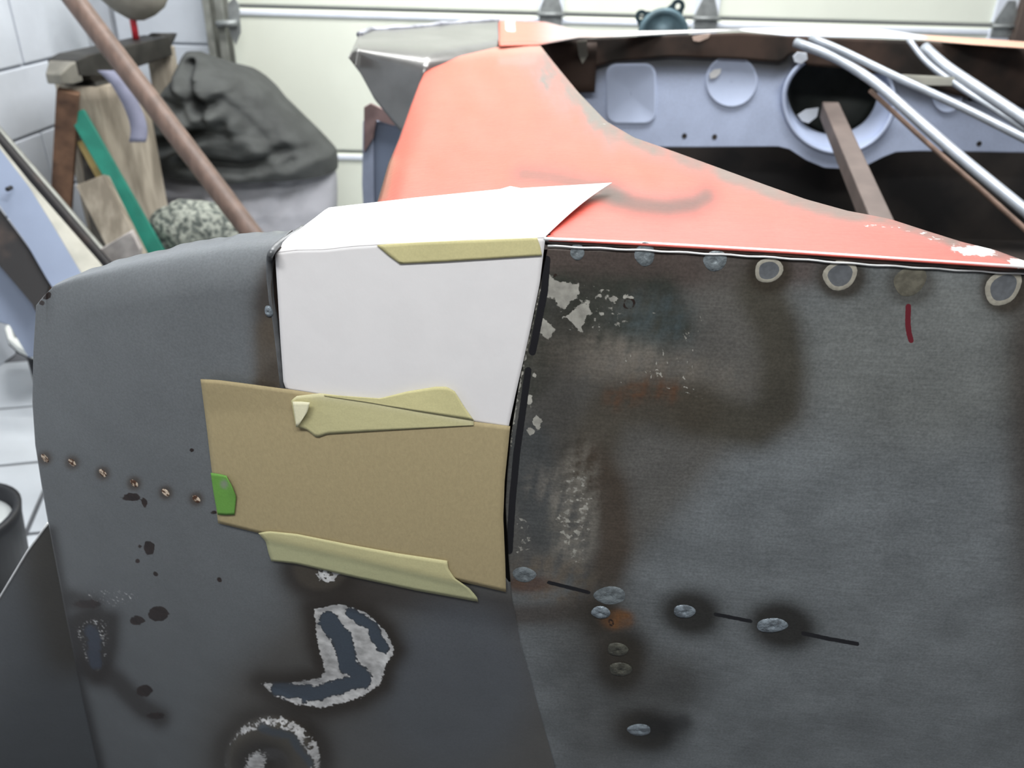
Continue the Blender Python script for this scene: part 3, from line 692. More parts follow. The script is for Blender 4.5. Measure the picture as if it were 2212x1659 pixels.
# far top strip of the body, running right behind the trunk opening
f0 = polyl([(1076, 44), (1180, 47), (1250, 66), (1300, 68), (1450, 66), (1600, 62), (1700, 60), (1800, 58), (1900, 62), (1980, 74), (2100, 82), (2290, 95)], 120)
f1 = polyl([(1078, 98), (1165, 96), (1252, 80), (1300, 80), (1450, 72), (1600, 66), (1700, 76), (1800, 78), (1900, 80), (1985, 84), (2100, 95), (2290, 108)], 120)
F0 = at_z(f0[:, 0], f0[:, 1], ZD + 0.004); F1 = at_z(f1[:, 0], f1[:, 1], ZD)
t = np.linspace(0, 1, 8)[:, None, None]
V = F0[None] * (1 - t) + F1[None] * t
GX = f0[None, :, 0] * np.ones((8, 1)); GT = np.linspace(0, 1, 8)[:, None] * np.ones((1, 120))
cc = np.ones(V.shape) * lin((206, 206, 204))
cc = lay(cc, (202, 104, 84), soft(np.abs(GX - 1120) - 60, 40)); cc = lay(cc, (150, 142, 138), soft(np.abs(GX - 1225) - 30, 30) * .8)
cc = lay(cc, (168, 148, 138), soft(np.abs(GX - 1290) - 20, 20) * .7)
cc = lay(cc, (208, 214, 226), soft(np.abs(GX - 1830) - 120, 30)); cc = lay(cc, (204, 160, 138), np.clip((GX - 1985) / 20, 0, 1))
rr = np.maximum(crisp(np.abs(GX - 1102) - 8, 8) * (GT < .5), 0)
grid('far_rim', V, m_deck, car, {'col': cc, 'msk': np.stack([rr, 0 * rr, 0 * rr, 0 * rr], -1)}, solid=-0.002)

# --- inner wall across the trunk: pale blue sheet with a large flanged hole
YW = float(at_z(1500, 72, ZD)[1]) - 0.01
PW = np.array([0.4, YW, 0.8]); NW = np.array([0.0, 1.0, 0.0])
iw = lambda px, py, off=0.0: on_plane(np.asarray(px, float), np.asarray(py, float), PW - NW * off, NW)
outline = [(1120, 92), (1690, 100), (1940, 100), (2330, 120), (2330, 331), (1985, 326), (1935, 328), (1905, 340), (1870, 358), (1830, 365), (1780, 362), (1740, 345), (1705, 322), (1680, 316), (1500, 318), (1300, 318), (1120, 318)]
hc = (1812, 215); hole = [(hc[0] + 122 * math.cos(a), hc[1] + (118 if math.sin(a) > 0 else 108) * math.sin(a)) for a in [i * 2 * math.pi / 192 for i in range(192)]]
ob = []
for a in [i * 2 * math.pi / 192 for i in range(192)]:   # outline hit along each spoke
    dx, dy = math.cos(a), math.sin(a); best = None
    for (x0, y0), (x1, y1) in zip(outline, outline[1:] + outline[:1]):
        den = dx * (y1 - y0) - dy * (x1 - x0)
        if abs(den) < 1e-9: continue
        tt = ((x0 - hc[0]) * (y1 - y0) - (y0 - hc[1]) * (x1 - x0)) / den; ss = ((x0 - hc[0]) * dy - (y0 - hc[1]) * dx) / den
        if tt > 0 and -1e-6 <= ss <= 1 + 1e-6 and (best is None or tt < best): best = tt
    ob.append((hc[0] + dx * best, hc[1] + dy * best))
ob = np.array(ob); hl = np.array(hole); rows = []
for k in np.linspace(0, 1, 24): q = ob * (1 - k) + hl * k; rows.append(iw(q[:, 0], q[:, 1]))
PX = np.stack([ob * (1 - k) + hl * k for k in np.linspace(0, 1, 24)])
cc = np.ones(PX.shape[:2] + (3,)) * lin((194, 206, 233))
cc = lay(cc, (70, 68, 62), soft(d_line(PX[..., 0], PX[..., 1], [(1225, 190), (1270, 145), (1330, 126), (1600, 126), (1690, 134)]) - 8, 26) * .9)  # darker soft band along the top of the wall
cc = lay(cc, (70, 68, 66), soft(d_line(PX[..., 0], PX[..., 1], [(1720, 120), (1950, 175), (2330, 250)]) - 8, 30) * .8)
m_innera = sheet_mat('pale_blue_dark_top', 0.5, 0, .05, 200, .06)
inner = grid('inner_wall', np.stack(rows), m_innera, car, {'col': cc, 'msk': np.zeros(PX.shape[:2] + (4,))}, closed_u=True, solid=0.002)
inner['label'] = 'pale blue primed inner wall with large flanged round hole'
corner = []
# rolled flange inside the hole, dark cup behind it
fr = []
for rr_, off in ((1.02, .003), (0.99, .010), (0.95, .008), (0.93, -.012)):
    q = (hl - hc) * rr_ + hc; fr.append(iw(q[:, 0], q[:, 1], off))
grid('hole_flange', np.stack(fr), m_inner, inner, closed_u=True, solid=0.001)
fr = []
for rr_, off in ((0.95, -.008), (0.90, -.014), (0.80, -.03)):
    q = (hl - hc) * rr_ + np.array(hc) + np.array([-14, -20]) * (0.95 - rr_) / .15; fr.append(iw(q[:, 0], q[:, 1], off))
grid('hole_throat', np.stack(fr), m_inner, inner, closed_u=True)
fr = []
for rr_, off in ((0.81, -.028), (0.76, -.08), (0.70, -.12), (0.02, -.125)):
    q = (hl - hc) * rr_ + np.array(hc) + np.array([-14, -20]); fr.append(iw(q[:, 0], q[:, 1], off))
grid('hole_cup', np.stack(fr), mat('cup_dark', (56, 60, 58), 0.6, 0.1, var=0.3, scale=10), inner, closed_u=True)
for pts in ([(1712, 122), (1722, 112), (1742, 114), (1744, 128), (1730, 138), (1716, 134)], [(1722, 248), (1740, 236), (1768, 232), (1764, 252), (1746, 266), (1732, 262)]):
    slab('light_patch', [iw(x, y, 0.024 if y < 150 and pts[0][1] < 150 else -0.02) for x, y in pts], (0, -1, 0), 0.003, m_stile, inner, 0.0008)  # pale pieces stand in for light coming through small openings
def emboss(name, pts, off=0.006, chamfer=0.86):
    p = np.array(pts, float); c = p.mean(0); rows = []
    for k, o_ in ((1.0, 0.0), (0.955, off), (0.90, off), (0.86, off * .75), (0.02, off * .75)):
        q = (p - c) * k + c; rows.append(iw(q[:, 0], q[:, 1], o_ + .0004))
    return grid(name, np.stack(rows), m_inner, inner, closed_u=True)
def rrect(x0, y0, x1, y1, r, n=6):
    out = []
    for cx, cy, a0_ in ((x1 - r, y0 + r, -90), (x1 - r, y1 - r, 0), (x0 + r, y1 - r, 90), (x0 + r, y0 + r, 180)):
        out += [(cx + r * math.cos(math.radians(a0_ + 90 * i / n)), cy + r * math.sin(math.radians(a0_ + 90 * i / n))) for i in range(n + 1)]
    return out
emboss('embossed_square', rrect(1308, 136, 1418, 270, 24))
emboss('embossed_circle', [(1580 + 58 * math.cos(a), 176 + 58 * math.sin(a)) for a in [i * 2 * math.pi / 40 for i in range(40)]])
emboss('embossed_circle', [(2046 + 34 * math.cos(a), 205 + 40 * math.sin(a)) for a in [i * 2 * math.pi / 40 for i in range(40)]])
slab('bright_scuff', [iw(x, y, .0075) for x, y in ((1532, 160), (1542, 150), (1558, 148), (1556, 158), (1546, 168), (1534, 170))], (0, -1, 0), 0.0006, m_brightedge, inner)
for x, y in ((1478, 293), (1543, 295), (2114, 310), (2096, 212)):
    p = iw(x, y, 0.0); bm = bmesh.new(); tube_into(bm, [p + NW * 0.001, p - NW * 0.003], 0.006, 12); bm_obj('bolt_hole', bm, m_interior, inner)
# dark rail under the far rim and corner gusset
box_pts = coons([(1166, 96), (1260, 84), (1450, 76), (1600, 70), (1700, 78), (1985, 88), (2290, 112)], [(1225, 200), (1270, 150), (1330, 132), (1450, 122), (1600, 128), (1690, 136), (1712, 112), (1745, 142), (1850, 150), (1960, 174), (2060, 206), (2290, 246)], [(1166, 96), (1225, 200)], [(2290, 112), (2290, 246)], 80, 10)
rail = grid('upper_rail', on_plane(box_pts[..., 0], box_pts[..., 1], PW - NW * 0.016, NW), m_dark, car, solid=-0.003)
g2 = quad((1165, 92), (1290, 92), (1285, 200), (1225, 200), 6, 6); grid('corner_gusset', on_plane(g2[..., 0], g2[..., 1], PW - NW * 0.03, NW), m_dark, car, solid=-0.003)
slab('gusset_tab', [on_plane(np.float64(x), np.float64(y), PW - NW * 0.038, NW) for x, y in ((1246, 90), (1268, 88), (1270, 120), (1258, 138), (1250, 120))], (0, 1, 0), 0.003, m_channel, car)
for pts in ([(1496, 80), (1536, 72), (1530, 82), (1510, 90), (1498, 88)],):
    slab('torn_tab', [on_plane(np.float64(x), np.float64(y), PW - NW * 0.03, NW) for x, y in pts], (0, 1, 0), 0.003, mat('torn_beige', (196, 172, 158), .6), car)
# trunk well, its shade put into the dark colour: floor, far wall below the sheet, sides
xl_, xr_ = -0.05, 1.55
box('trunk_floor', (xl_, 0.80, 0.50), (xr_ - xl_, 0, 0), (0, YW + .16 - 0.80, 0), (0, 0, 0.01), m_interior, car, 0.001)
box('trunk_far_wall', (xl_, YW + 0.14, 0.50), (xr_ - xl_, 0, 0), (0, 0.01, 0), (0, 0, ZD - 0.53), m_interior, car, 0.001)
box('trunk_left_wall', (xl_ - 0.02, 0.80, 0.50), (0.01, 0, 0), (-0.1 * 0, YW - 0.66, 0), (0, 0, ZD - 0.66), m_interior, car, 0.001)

# ------------------------------------------------------------------ bars lying across the trunk
bars = thing('bar_frame', 'silver tubular bar frame lying across the open trunk', 'metal frame', at_y(1950, 250, 1.3))
def bar(name, pts, ys, r, m, n=24):
    P = np.array([at_y(x, y, d) for (x, y), d in zip(pts, ys)]); return tube(name, P, r, m, bars, 12, n)
y1 = YW - 0.06
bar('rod', [(1718, 92), (1800, 120), (1890, 176), (1960, 240), (2080, 345), (2260, 492)], [y1, y1 - .06, y1 - .18, y1 - .28, y1 - .44, y1 - .62], 0.0098, m_rod)
bar('rusty_rod', [(1880, 196), (1995, 302), (2115, 406), (2255, 532)], [y1 - .16, y1 - .31, y1 - .46, y1 - .6], 0.0045, m_rustrod)
bar('rod', [(1752, 82), (1800, 100), (1933, 165), (2080, 232), (2290, 338)], [y1, y1 - .06, y1 - .20, y1 - .34, y1 - .5], 0.0075, m_rod)
bar('rod', [(1963, 84), (1984, 118), (2020, 152), (2070, 186), (2180, 256), (2310, 345)], [y1, y1 - .03, y1 - .08, y1 - .13, y1 - .27, y1 - .42], 0.0062, m_rod)
bar('rod', [(1996, 102), (2036, 140), (2105, 186), (2210, 256), (2300, 318)], [y1 - .01, y1 - .06, y1 - .16, y1 - .30, y1 - .42], 0.0115, m_rod)
s = [at_y(x, y, d) for x, y, d in ((1948, 166, y1 - .21), (2062, 172, y1 - .12), (2064, 186, y1 - .12), (1950, 184, y1 - .21))]
slab('cross_strap', s, (0, 0.4, 0.9), 0.006, m_channel, bars, 0.001)
# square bar standing in the trunk
pt = at_y(1792, 236, YW - 0.05); pbm = at_y(1905, 500, 1.28)
dv = Vector(pbm - pt); pb2 = Vector(pt) + dv * 1.22; L_ = dv.normalized()
ex = Vector((0.9, -0.43, 0)); ex = (ex - L_ * ex.dot(L_)).normalized(); ey = L_.cross(ex).normalized()
sb = box('square_bar', Vector(pt) - ex * 0.019 - ey * 0.019, ex * 0.036, ey * 0.036, pb2 - Vector(pt), m_squarebar, None, 0.003)
tag(sb, 'brown square steel bar propped in the round trunk hole', 'bar')

# ------------------------------------------------------------------ paper, cardboard and tape on the side
def sheet(name, G, off, m, parent=None, colf=None, solid=0.0006):
    o_ = off(G[..., 0], G[..., 1]) if callable(off) else off
    V = side(G[..., 0], G[..., 1], 0.0)
    if np.ndim(o_) == 0: V = side(G[..., 0], G[..., 1], o_)
    else:
        V1 = side(G[..., 0], G[..., 1], float(np.max(o_))); k = (o_ / max(1e-9, float(np.max(o_))))[..., None]; V = V * (1 - k) + V1 * k
    at = None
    if colf is not None:
        c = colf(G[..., 0], G[..., 1]); at = {'col': c, 'msk': np.zeros(G.shape[:2] + (4,))}
    return grid(name, V, m, parent, at, solid=-solid)
pap = thing('paper_template', 'white card template folded over the edge between tail and side panel', 'template', side(880, 700))
foldl = [(594, 547), (640, 541), (700, 540), (760, 533), (850, 527), (1000, 520), (1176, 514)]
G = coons(foldl, [(618, 842), (760, 866), (900, 892), (1098, 926)], [(594, 547), (600, 640), (606, 740), (612, 825), (618, 842)], [(1178, 514), (1166, 612), (1146, 710), (1128, 790), (1112, 860), (1098, 926)], 60, 50)
front = sheet('front_flap', G, 0.0016, m_paper, pap)
fl = side(*np.array(foldl, float).T, 0.0016)
flv = polyl(fl, 60)
bk = polyl([(656, 492), (708, 450), (900, 428), (1080, 410), (1104, 403), (1122, 408), (1322, 396)], 60)
BK = at_deck(bk[:, 0], bk[:, 1], 0.006)
t = np.linspace(0, 1, 12)[:, None, None]
V = flv[None] * (1 - t) + BK[None] * t
V[..., 2] += 0.003 * np.sin(np.pi * t[..., 0])
rt = np.array([(1176, 514), (1216, 508), (1322, 396)], float)
grid('top_flap', V[::-1], m_paper, pap, solid=0.0006)
# cardboard
G = coons([(433, 820), (470, 822), (620, 842), (820, 872), (1022, 912), (1102, 922)], [(471, 1130), (560, 1152), (760, 1196), (960, 1248), (1093, 1279)], [(433, 820), (446, 920), (460, 1040), (471, 1130)], [(1102, 922), (1090, 1040), (1087, 1120), (1091, 1210), (1093, 1279)], 50, 40)
card = sheet('cardboard_template', G, lambda x, y: 0.0030 + 0.004 * np.clip(1 - (y - 830) / 60, 0, 1) * np.clip(1 - (x - 433) / 300, 0, 1), m_board, solid=0.0012)
tag(card, 'brown cardboard template taped under the white card', 'template')
tape_c = (202, 196, 150)
def tape_col(lo, under, line):
    def f(x, y):
        c = np.ones(x.shape + (3,)) * lin(tape_c); k = np.clip((d_side(x, y, line)) / 10 + .5, 0, 1)
        return lay(c, lo, k * .8)
    return f
def d_side(x, y, line):
    xs, ys = zip(*line); return y - np.interp(x, xs, ys)
m_tape = sheet_mat('masking_tape', 0.7, 0, 0.04, 600, 0.04, bump=0.08)
# upper tape along the fold
G = coons([(814, 530), (900, 524), (1040, 519), (1160, 514)], [(864, 570), (960, 566), (1168, 554)], [(814, 530), (838, 551), (864, 570)], [(1160, 514), (1166, 530), (1171, 552)], 30, 8)
o = sheet('masking_tape', G, 0.0030, m_tape, None, lambda x, y: np.ones(x.shape + (3,)) * lin((206, 198, 148)))
tag(o, 'pale yellow masking tape along the fold of the white card', 'tape', 'masking tape on the templates')
# middle tape, twisted over itself
mt = thing('masking_tape', 'twisted masking tape joining white card to brown cardboard', 'tape', side(830, 890), 'masking tape on the templates')
G = coons([(629, 866), (640, 856), (690, 850), (780, 860), (880, 880), (1023, 906)], [(639, 922), (662, 928), (684, 946), (706, 938), (800, 932), (900, 926), (1023, 919)], [(629, 866), (634, 895), (639, 922)], [(1023, 906), (1023, 919)], 50, 12)
sheet('strip', G, lambda x, y: 0.0042 + 0.005 * np.clip(1 - (x - 629) / 40, 0, 1), m_tape, mt, lambda x, y: lay(np.ones(x.shape + (3,)) * lin((200, 194, 148)), (214, 208, 168), soft(d_line(x, y, [(640, 856), (690, 852), (880, 880), (1020, 908)]), 9)))
G = coons([(700, 853), (820, 861), (880, 846), (940, 836), (965, 836), (982, 846)], [(700, 855), (800, 870), (900, 888), (1023, 908)], [(700, 853), (700, 855)], [(982, 846), (1003, 880), (1023, 908)], 40, 10)
sheet('turned_flap', G, 0.0052, m_tape, mt, lambda x, y: np.ones(x.shape + (3,)) * lin((210, 203, 152)))
G = coons([(632, 868), (650, 868), (669, 870)], [(640, 922), (646, 918), (652, 908)], [(632, 868), (640, 922)], [(669, 870), (664, 890), (652, 908)], 8, 8)
sheet('curled_end', G, 0.0100, m_tape, mt, lambda x, y: np.ones(x.shape + (3,)) * lin((232, 228, 196)))  # paler than the strip to paint the white glint on the curl
# lower tape
G = coons([(558, 1152), (580, 1148), (640, 1154), (760, 1178), (860, 1196), (966, 1212)], [(586, 1212), (640, 1218), (760, 1246), (900, 1276), (1033, 1300)], [(558, 1152), (574, 1170), (580, 1195), (586, 1212)], [(966, 1212), (968, 1228), (982, 1250), (1014, 1272), (1030, 1290), (1033, 1300)], 50, 14)
o = sheet('masking_tape', G, lambda x, y: 0.0030 + 0.0018 * np.clip(1 - np.maximum(0, d_side(x, y, [(558, 1152), (760, 1198), (1033, 1262)])) / 18, 0, 1), m_tape, None, tape_col((172, 174, 138), None, [(550, 1160), (760, 1206), (1033, 1268)]))
tag(o, 'masking tape along the bottom edge of the brown cardboard', 'tape', 'masking tape on the templates')
# green tape
G = coons([(455, 1022), (470, 1024), (488, 1028)], [(470, 1112), (490, 1113), (506, 1112)], [(455, 1022), (462, 1070), (470, 1112)], [(488, 1028), (500, 1050), (510, 1074), (506, 1112)], 14, 16)
o = sheet('green_tape', G, lambda x, y: 0.0048 + 0.004 * np.clip((x - 485) / 22, 0, 1) * np.clip(1 - (y - 1030) / 50, 0, 1), m_tape, None, lambda x, y: lay(np.ones(x.shape + (3,)) * lin((106, 158, 72)), (128, 142, 118), crisp(d_ell(x, y, 484, 1046, 8, 9), 6)))
tag(o, 'green tape scrap on the left edge of the brown cardboard', 'tape')

# ------------------------------------------------------------------ things in the far left corner
ZA = 0.86
# anvil on its log
aL, aR = at_z(150, 118, ZA), at_z(338, 78, ZA)
ax = Vector(aR - aL); al = ax.length; ax.normalize(); ay = Vector((-ax.y, ax.x, 0)); az = Vector((0, 0, 1))
anv = thing('anvil', 'dark iron anvil with pointed horn standing on a log', 'anvil', aL - np.array([0, 0, 0.2]))
def loft(name, secs, m, parent):
    """secs: (x along anvil, half width, z low, z high)"""
    bm = bmesh.new(); rings = []
    for x, hw, z0, z1 in secs:
        rings.append([bm.verts.new(Vector(aL) + ax * x + ay * yy + az * zz) for yy, zz in ((-hw, z0), (hw, z0), (hw, z1), (-hw, z1))])
    for A, B in zip(rings, rings[1:]):
        for k in range(4): bm.faces.new((A[k], A[(k + 1) % 4], B[(k + 1) % 4], B[k]))
    bm.faces.new(rings[0]); bm.faces.new(rings[-1][::-1])
    bmesh.ops.bevel(bm, geom=list(bm.edges), offset=0.004, segments=2, affect='EDGES', profile=.5)
    return bm_obj(name, bm, m, parent)
loft('body', [(-.04, .045, -.05, -.010), (.02, .05, -.06, 0), (.10, .05, -.07, 0), (al, .048, -.06, 0.002)], m_anvil, anv)
loft('heel', [(-.095, .022, -.066, -.04), (-.055, .034, -.07, -.018), (-.03, .046, -.066, -.008)], m_anvil_l, anv)
bm = bmesh.new(); hp = [Vector(aL) + ax * (al + d) + az * z for d, z in ((-.01, -.024), (.05, -.02), (.10, -.012), (.135, -.006))]
tube_into(bm, hp, [.036, .026, .013, .003], 14); bm_obj('horn', bm, m_anvil, anv, True)
bm = bmesh.new(); xs = .085
ZL = float(at_y(225, 186, float((Vector(aL) + ax * .115).y) - .09)[2]) - ZA
prof = [(-.06, .045, .08), (-.085, .035, .045), (ZL * .8, .032, .042), (ZL * .95, .045, .06), (ZL, .05, .065)]
rings = [[bm.verts.new(Vector(aL) + ax * (xs + sx * hx) + ay * (sy * hw) + az * z) for sx, sy in ((-1, -1), (1, -1), (1, 1), (-1, 1))] for z, hw, hx in prof]
for A, B in zip(rings, rings[1:]):
    for k in range(4): bm.faces.new((A[k], A[(k + 1) % 4], B[(k + 1) % 4], B[k]))
bm.faces.new(rings[0]); bm.faces.new(rings[-1][::-1]); bm_obj('waist', bm, m_anvil, anv)
# the log
lc = Vector(aL) + ax * 0.115; lr = 0.12; zl = ZA + ZL - .001
bm = bmesh.new(); rings = []
for i in range(22):
    z = zl * (1 - i / 21)
    rings.append([bm.verts.new((lc.x + lr * (1 + .06 * math.sin(3 * a + 1) + .05 * math.sin(9 * a) + .02 * mnoise.noise((3 * math.cos(a), 3 * math.sin(a), z * 4))) * math.cos(a), lc.y + lr * (1 + .06 * math.sin(3 * a + 1) + .05 * math.sin(9 * a)) * math.sin(a), z)) for a in [k * 2 * math.pi / 40 for k in range(40)]])
for A, B in zip(rings, rings[1:]):
    for k in range(40): bm.faces.new((A[k], A[(k + 1) % 40], B[(k + 1) % 40], B[k]))
bm.faces.new(rings[0]); bm.faces.new(rings[-1][::-1])
o = bm_obj('log', bm, m_wood, None, True); tag(o, 'weathered upright log carrying the anvil', 'log')
yb_ = lc.y
# mallet above the anvil
mal = thing('mallet', 'grey rounded mallet on thin red handle standing on the anvil', 'mallet', at_z(294, 84, ZA + .002))
hb = Vector(at_z(294, 84, ZA + 0.002)); ht = Vector(at_y(286, 36, hb.y))
tube('handle', [hb, ht + (ht - hb) * .3], 0.0105, m_red, mal)
yc = hb.y; prof = [(0, 44), (16, 42), (40, 30), (62, 12), (74, -10), (78, -40), (66, -64), (36, -78), (0, -82)]
bm = bmesh.new(); kx = 0.00155; rings = []
c0_ = Vector(at_y(294, 40, yc))
for r, y in prof: rings.append([bm.verts.new(c0_ + Vector((r * kx * math.cos(a) * (1.0), r * kx * .7 * math.sin(a), (44 - y) * kx - .006 + .012 * -math.cos(a) * (r / 78)))) for a in [k * 2 * math.pi / 24 for k in range(24)]])
for A, B in zip(rings, rings[1:]):
    for k in range(24): bm.faces.new((A[k], A[(k + 1) % 24], B[(k + 1) % 24], B[k]))
bmesh.ops.remove_doubles(bm, verts=bm.verts, dist=1e-5)
bm_obj('head', bm, m_mallet, mal, True)
# long things leaning in the corner: each is (top photo point, lower photo point, distances)
def plank(name, a, b, ya, yb2, wpx, th, m, label, cat, side_dir=(1, 0.15, 0), floor_z=0.0, parent=None, bevel=0.003):
    A = Vector(at_y(*a, ya)); B = Vector(at_y(*b, yb2)); d = B - A
    if floor_z is not None and B.z > floor_z + 0.01 and d.z < 0: B = A + d * ((floor_z + 0.012 - A.z) / d.z); d = B - A
    wd = wpx * (A - Vector(CAM)).length / FPX
    e = Vector(side_dir); L = d.normalized(); e = (e - L * e.dot(L)).normalized(); n = L.cross(e).normalized()
    o = box(name, A - e * wd / 2 - n * th / 2, e * wd, n * th, d, m, parent, bevel)
    if label: tag(o, label, cat)
    return o, A, B
plank('rusty_bar', (148, 196), (134, 430), yb_ - .17, yb_ - .17, 36, 0.04, m_rustbar, 'rust brown flat bar standing left of the log', 'bar', (1, .3, 0))
plank('green_bar', (166, 244), (330, 530), yb_ - .16, yb_ - .26, 30, 0.02, m_teal, 'green painted bar leaning across the log', 'bar', (1, .2, 0))
plank('tan_board', (186, 300), (262, 440), yb_ - .15, yb_ - .20, 34, 0.02, m_tan, 'tan wooden board leaning behind the green bar', 'board', (1, .2, 0), floor_z=None)
plank('grey_plank', (200, 390), (245, 480), yb_ - .33, yb_ - .36, 56, 0.05, m_wood, 'short grey weathered plank below the tan board', 'plank', (1, .2, 0))
plank('dark_sheet', (200, 316), (214, 440), yb_ - .145, yb_ - .15, 40, 0.015, m_darkclut, 'dark flat sheet between the rust brown bar and the log', 'sheet', (1, .2, 0))  # flat dark piece filling the dark area beside the log
plank('grey_post', (346, 100), (366, 230), yb_ + .40, yb_ + .40, 44, 0.06, m_wood, 'grey wooden post behind the anvil horn', 'post', (1, .1, 0))
sp_ = [at_y(x, y, yb_ - .14 - k * .012) for k, (x, y) in enumerate([(228, 152), (255, 176), (278, 215), (296, 255), (303, 290), (296, 306)])]
P = smooth_path(sp_, 16); wv = np.array([0.022, 0.004, 0])
o = grid('strap', np.stack([P - wv, P, P + wv]), m_lav, None, solid=0.008); tag(o, 'lavender grey curved strap hanging beside the log', 'strap')
# brown pole
A = Vector(at_y(168, 10, 2.35)); B = Vector(at_y(540, 500, 2.12)); d = B - A
P1 = A + d * ((0.02 - A.z) / d.z); Pt = A - d * 0.35
o = tube('pole', [Pt, A, B, P1], 0.0275, m_pole, None, 20); tag(o, 'long brown wooden pole leaning in front of the dark tarp', 'pole')
# small white post under the tarp edge and scrap heap
o = slab('torn_scrap', [at_y(x, y, 2.0) for x, y in ((214, 540), (262, 512), (282, 500), (290, 520), (302, 540), (300, 590), (215, 590))], (0, 1, 0), 0.02, mat('torn_paper', (172, 166, 162), .8, var=.2, scale=20), None, 0.003)
tag(o, 'pale torn scrap with ragged top behind the tail panel', 'scrap')

# tarp over something bulky: dark cover over a lighter cloth
def drape(name, rows, yc, depth, m, parent, creases, nrow=110, nu_=140, amp=0.034, cw=12):
    r = np.array(rows, float); ys = np.linspace(r[0, 0], r[-1, 0], nrow)
    L = np.interp(ys, r[:, 0], r[:, 1]); R = np.interp(ys, r[:, 0], r[:, 2])
    for _ in range(4):
        L[1:-1] = (L[:-2] + 2 * L[1:-1] + L[2:]) / 4; R[1:-1] = (R[:-2] + 2 * R[1:-1] + R[2:]) / 4
    a = np.linspace(0, 2 * np.pi, nu_, endpoint=False)
    V = np.zeros((nrow, nu_, 3))
    for i, y in enumerate(ys):
        pl, pr = at_y(L[i], y, yc), at_y(R[i], y, yc); c = (pl + pr) / 2; hw = abs(pr[0] - pl[0]) / 2
        hd = depth * min(1.0, hw / 0.12) * (0.5 + 0.5 * min(1, (i + 3) / 30))
        PX = (L[i] + R[i]) / 2 + (R[i] - L[i]) / 2 * np.cos(a); front_ = np.clip(np.sin(a), 0, 1)
        k = np.zeros(nu_)
        for pts, s_ in creases:
            dd_ = d_line(PX, np.full(nu_, y), pts); k += s_ * (-np.exp(-(dd_ / cw) ** 2) + .6 * np.exp(-((dd_ - 1.9 * cw) / (1.3 * cw)) ** 2))
        k += .25 * fbm(PX, np.full(nu_, y), 130, 11)
        rr_ = 1 + 0 * a
        sa = np.sign(np.sin(a)) * np.abs(np.sin(a)) ** .8
        V[i, :, 0] = c[0] + hw * np.cos(a); V[i, :, 1] = c[1] - hd * sa - amp * k * front_; V[i, :, 2] = max(c[2], 0.006)
    top_ = V[0].mean(0); V = np.concatenate([np.repeat(top_[None, None], nu_, 1) + np.array([0, 0, .004]), V])
    return grid(name, V, m, parent, closed_u=True)
YT = 2.97
tarp = thing('covered_heap', 'dark tarp and grey cloth draped over a bulky heap by the garage door', 'tarp', (float(at_y(520, 300, YT)[0]), YT, 0.0))
drape('tarp', [(112, 404, 436), (120, 398, 452), (140, 393, 500), (156, 390, 545), (168, 386, 562), (190, 368, 590), (215, 350, 612), (250, 340, 650), (285, 322, 688), (305, 312, 708), (322, 306, 724), (345, 302, 727), (360, 310, 727)],
      YT, 0.20, m_tarp, tarp, [([(428, 135), (455, 180), (490, 232)], 1.6), ([(395, 205), (440, 215), (470, 240)], 1.1), ([(300, 330), (400, 290), (520, 240)], 1.2), ([(520, 190), (580, 250), (620, 300)], .8), ([(330, 300), (430, 270)], .6), ([(440, 320), (560, 330), (640, 300), (720, 300)], .9), ([(470, 160), (560, 260)], .5), ([(400, 180), (450, 200), (500, 205)], 1.0), ([(380, 240), (450, 262), (530, 262)], .9), ([(545, 175), (610, 250), (650, 320)], .6), ([(340, 270), (400, 262)], .7), ([(600, 330), (680, 318)], .6)])
drape('lower_cloth', [(330, 320, 715), (345, 300, 722), (380, 272, 726), (410, 268, 727), (440, 285, 726), (470, 300, 722), (520, 310, 715), (600, 320, 705), (760, 330, 700)],
      YT, 0.18, m_tarp2, tarp, [([(280, 420), (400, 420), (460, 410)], 1.2), ([(520, 400), (560, 470), (620, 520)], 1.0), ([(640, 380), (600, 450)], .5)], amp=.016)
# speckled lump in front of the cloth
bm = bmesh.new(); bmesh.ops.create_icosphere(bm, subdivisions=5, radius=1)
cs = Vector(at_y(424, 502, 2.46))
for v_ in bm.verts:
    n_ = v_.co.normalized(); q = 1 + .10 * mnoise.noise(n_ * 2.2) + .05 * mnoise.noise(n_ * 9) + .03 * mnoise.noise(n_ * 20)
    v_.co = cs + Vector((n_.x * .145 * q, n_.y * .08 * q, n_.z * .10 * q))
o = bm_obj('speckled_bundle', bm, m_speckle, None, True); tag(o, 'grey and white mottled lumpy bundle below the tarp', 'bundle')
zs = cs.z - 0.092
o = box('storage_crate', (cs.x - .10, 2.39, 0.0), (.22, 0, 0), (0, .14, 0), (0, 0, zs), m_darkclut, None, .006); tag(o, 'dark crate under the mottled bundle', 'crate')

# ------------------------------------------------------------------ left edge: panels leaning on the wall
def leaf(name, pts, y0, y1, th, m, label, cat, parent=None, bevel=0.001):
    """flat panel from a photo outline; its depth runs from y0 at the top to y1 at the bottom"""
    p = np.array(pts, float); k = (p[:, 1] - p[:, 1].min()) / np.ptp(p[:, 1])
    a = at_y(p[0, 0], p[0, 1], y0); ib = int(np.argmax(p[:, 1])); b = at_y(p[ib, 0], p[ib, 1], y1)
    e = np.array([1.0, 0.25, 0.0]); n = np.cross(b - a, e); n /= np.linalg.norm(n)
    if n[1] < 0: n = -n
    P = [on_plane(np.float64(x), np.float64(y), a, n) for x, y in p]
    o = slab(name, P, n, th, m, parent, bevel)
    if label: tag(o, label, cat)
    return o
bp_ = thing('blue_panel_strip', 'pale blue steel strip with a small round hole leaning left of the tail', 'car panel', at_y(70, 480, 1.75))
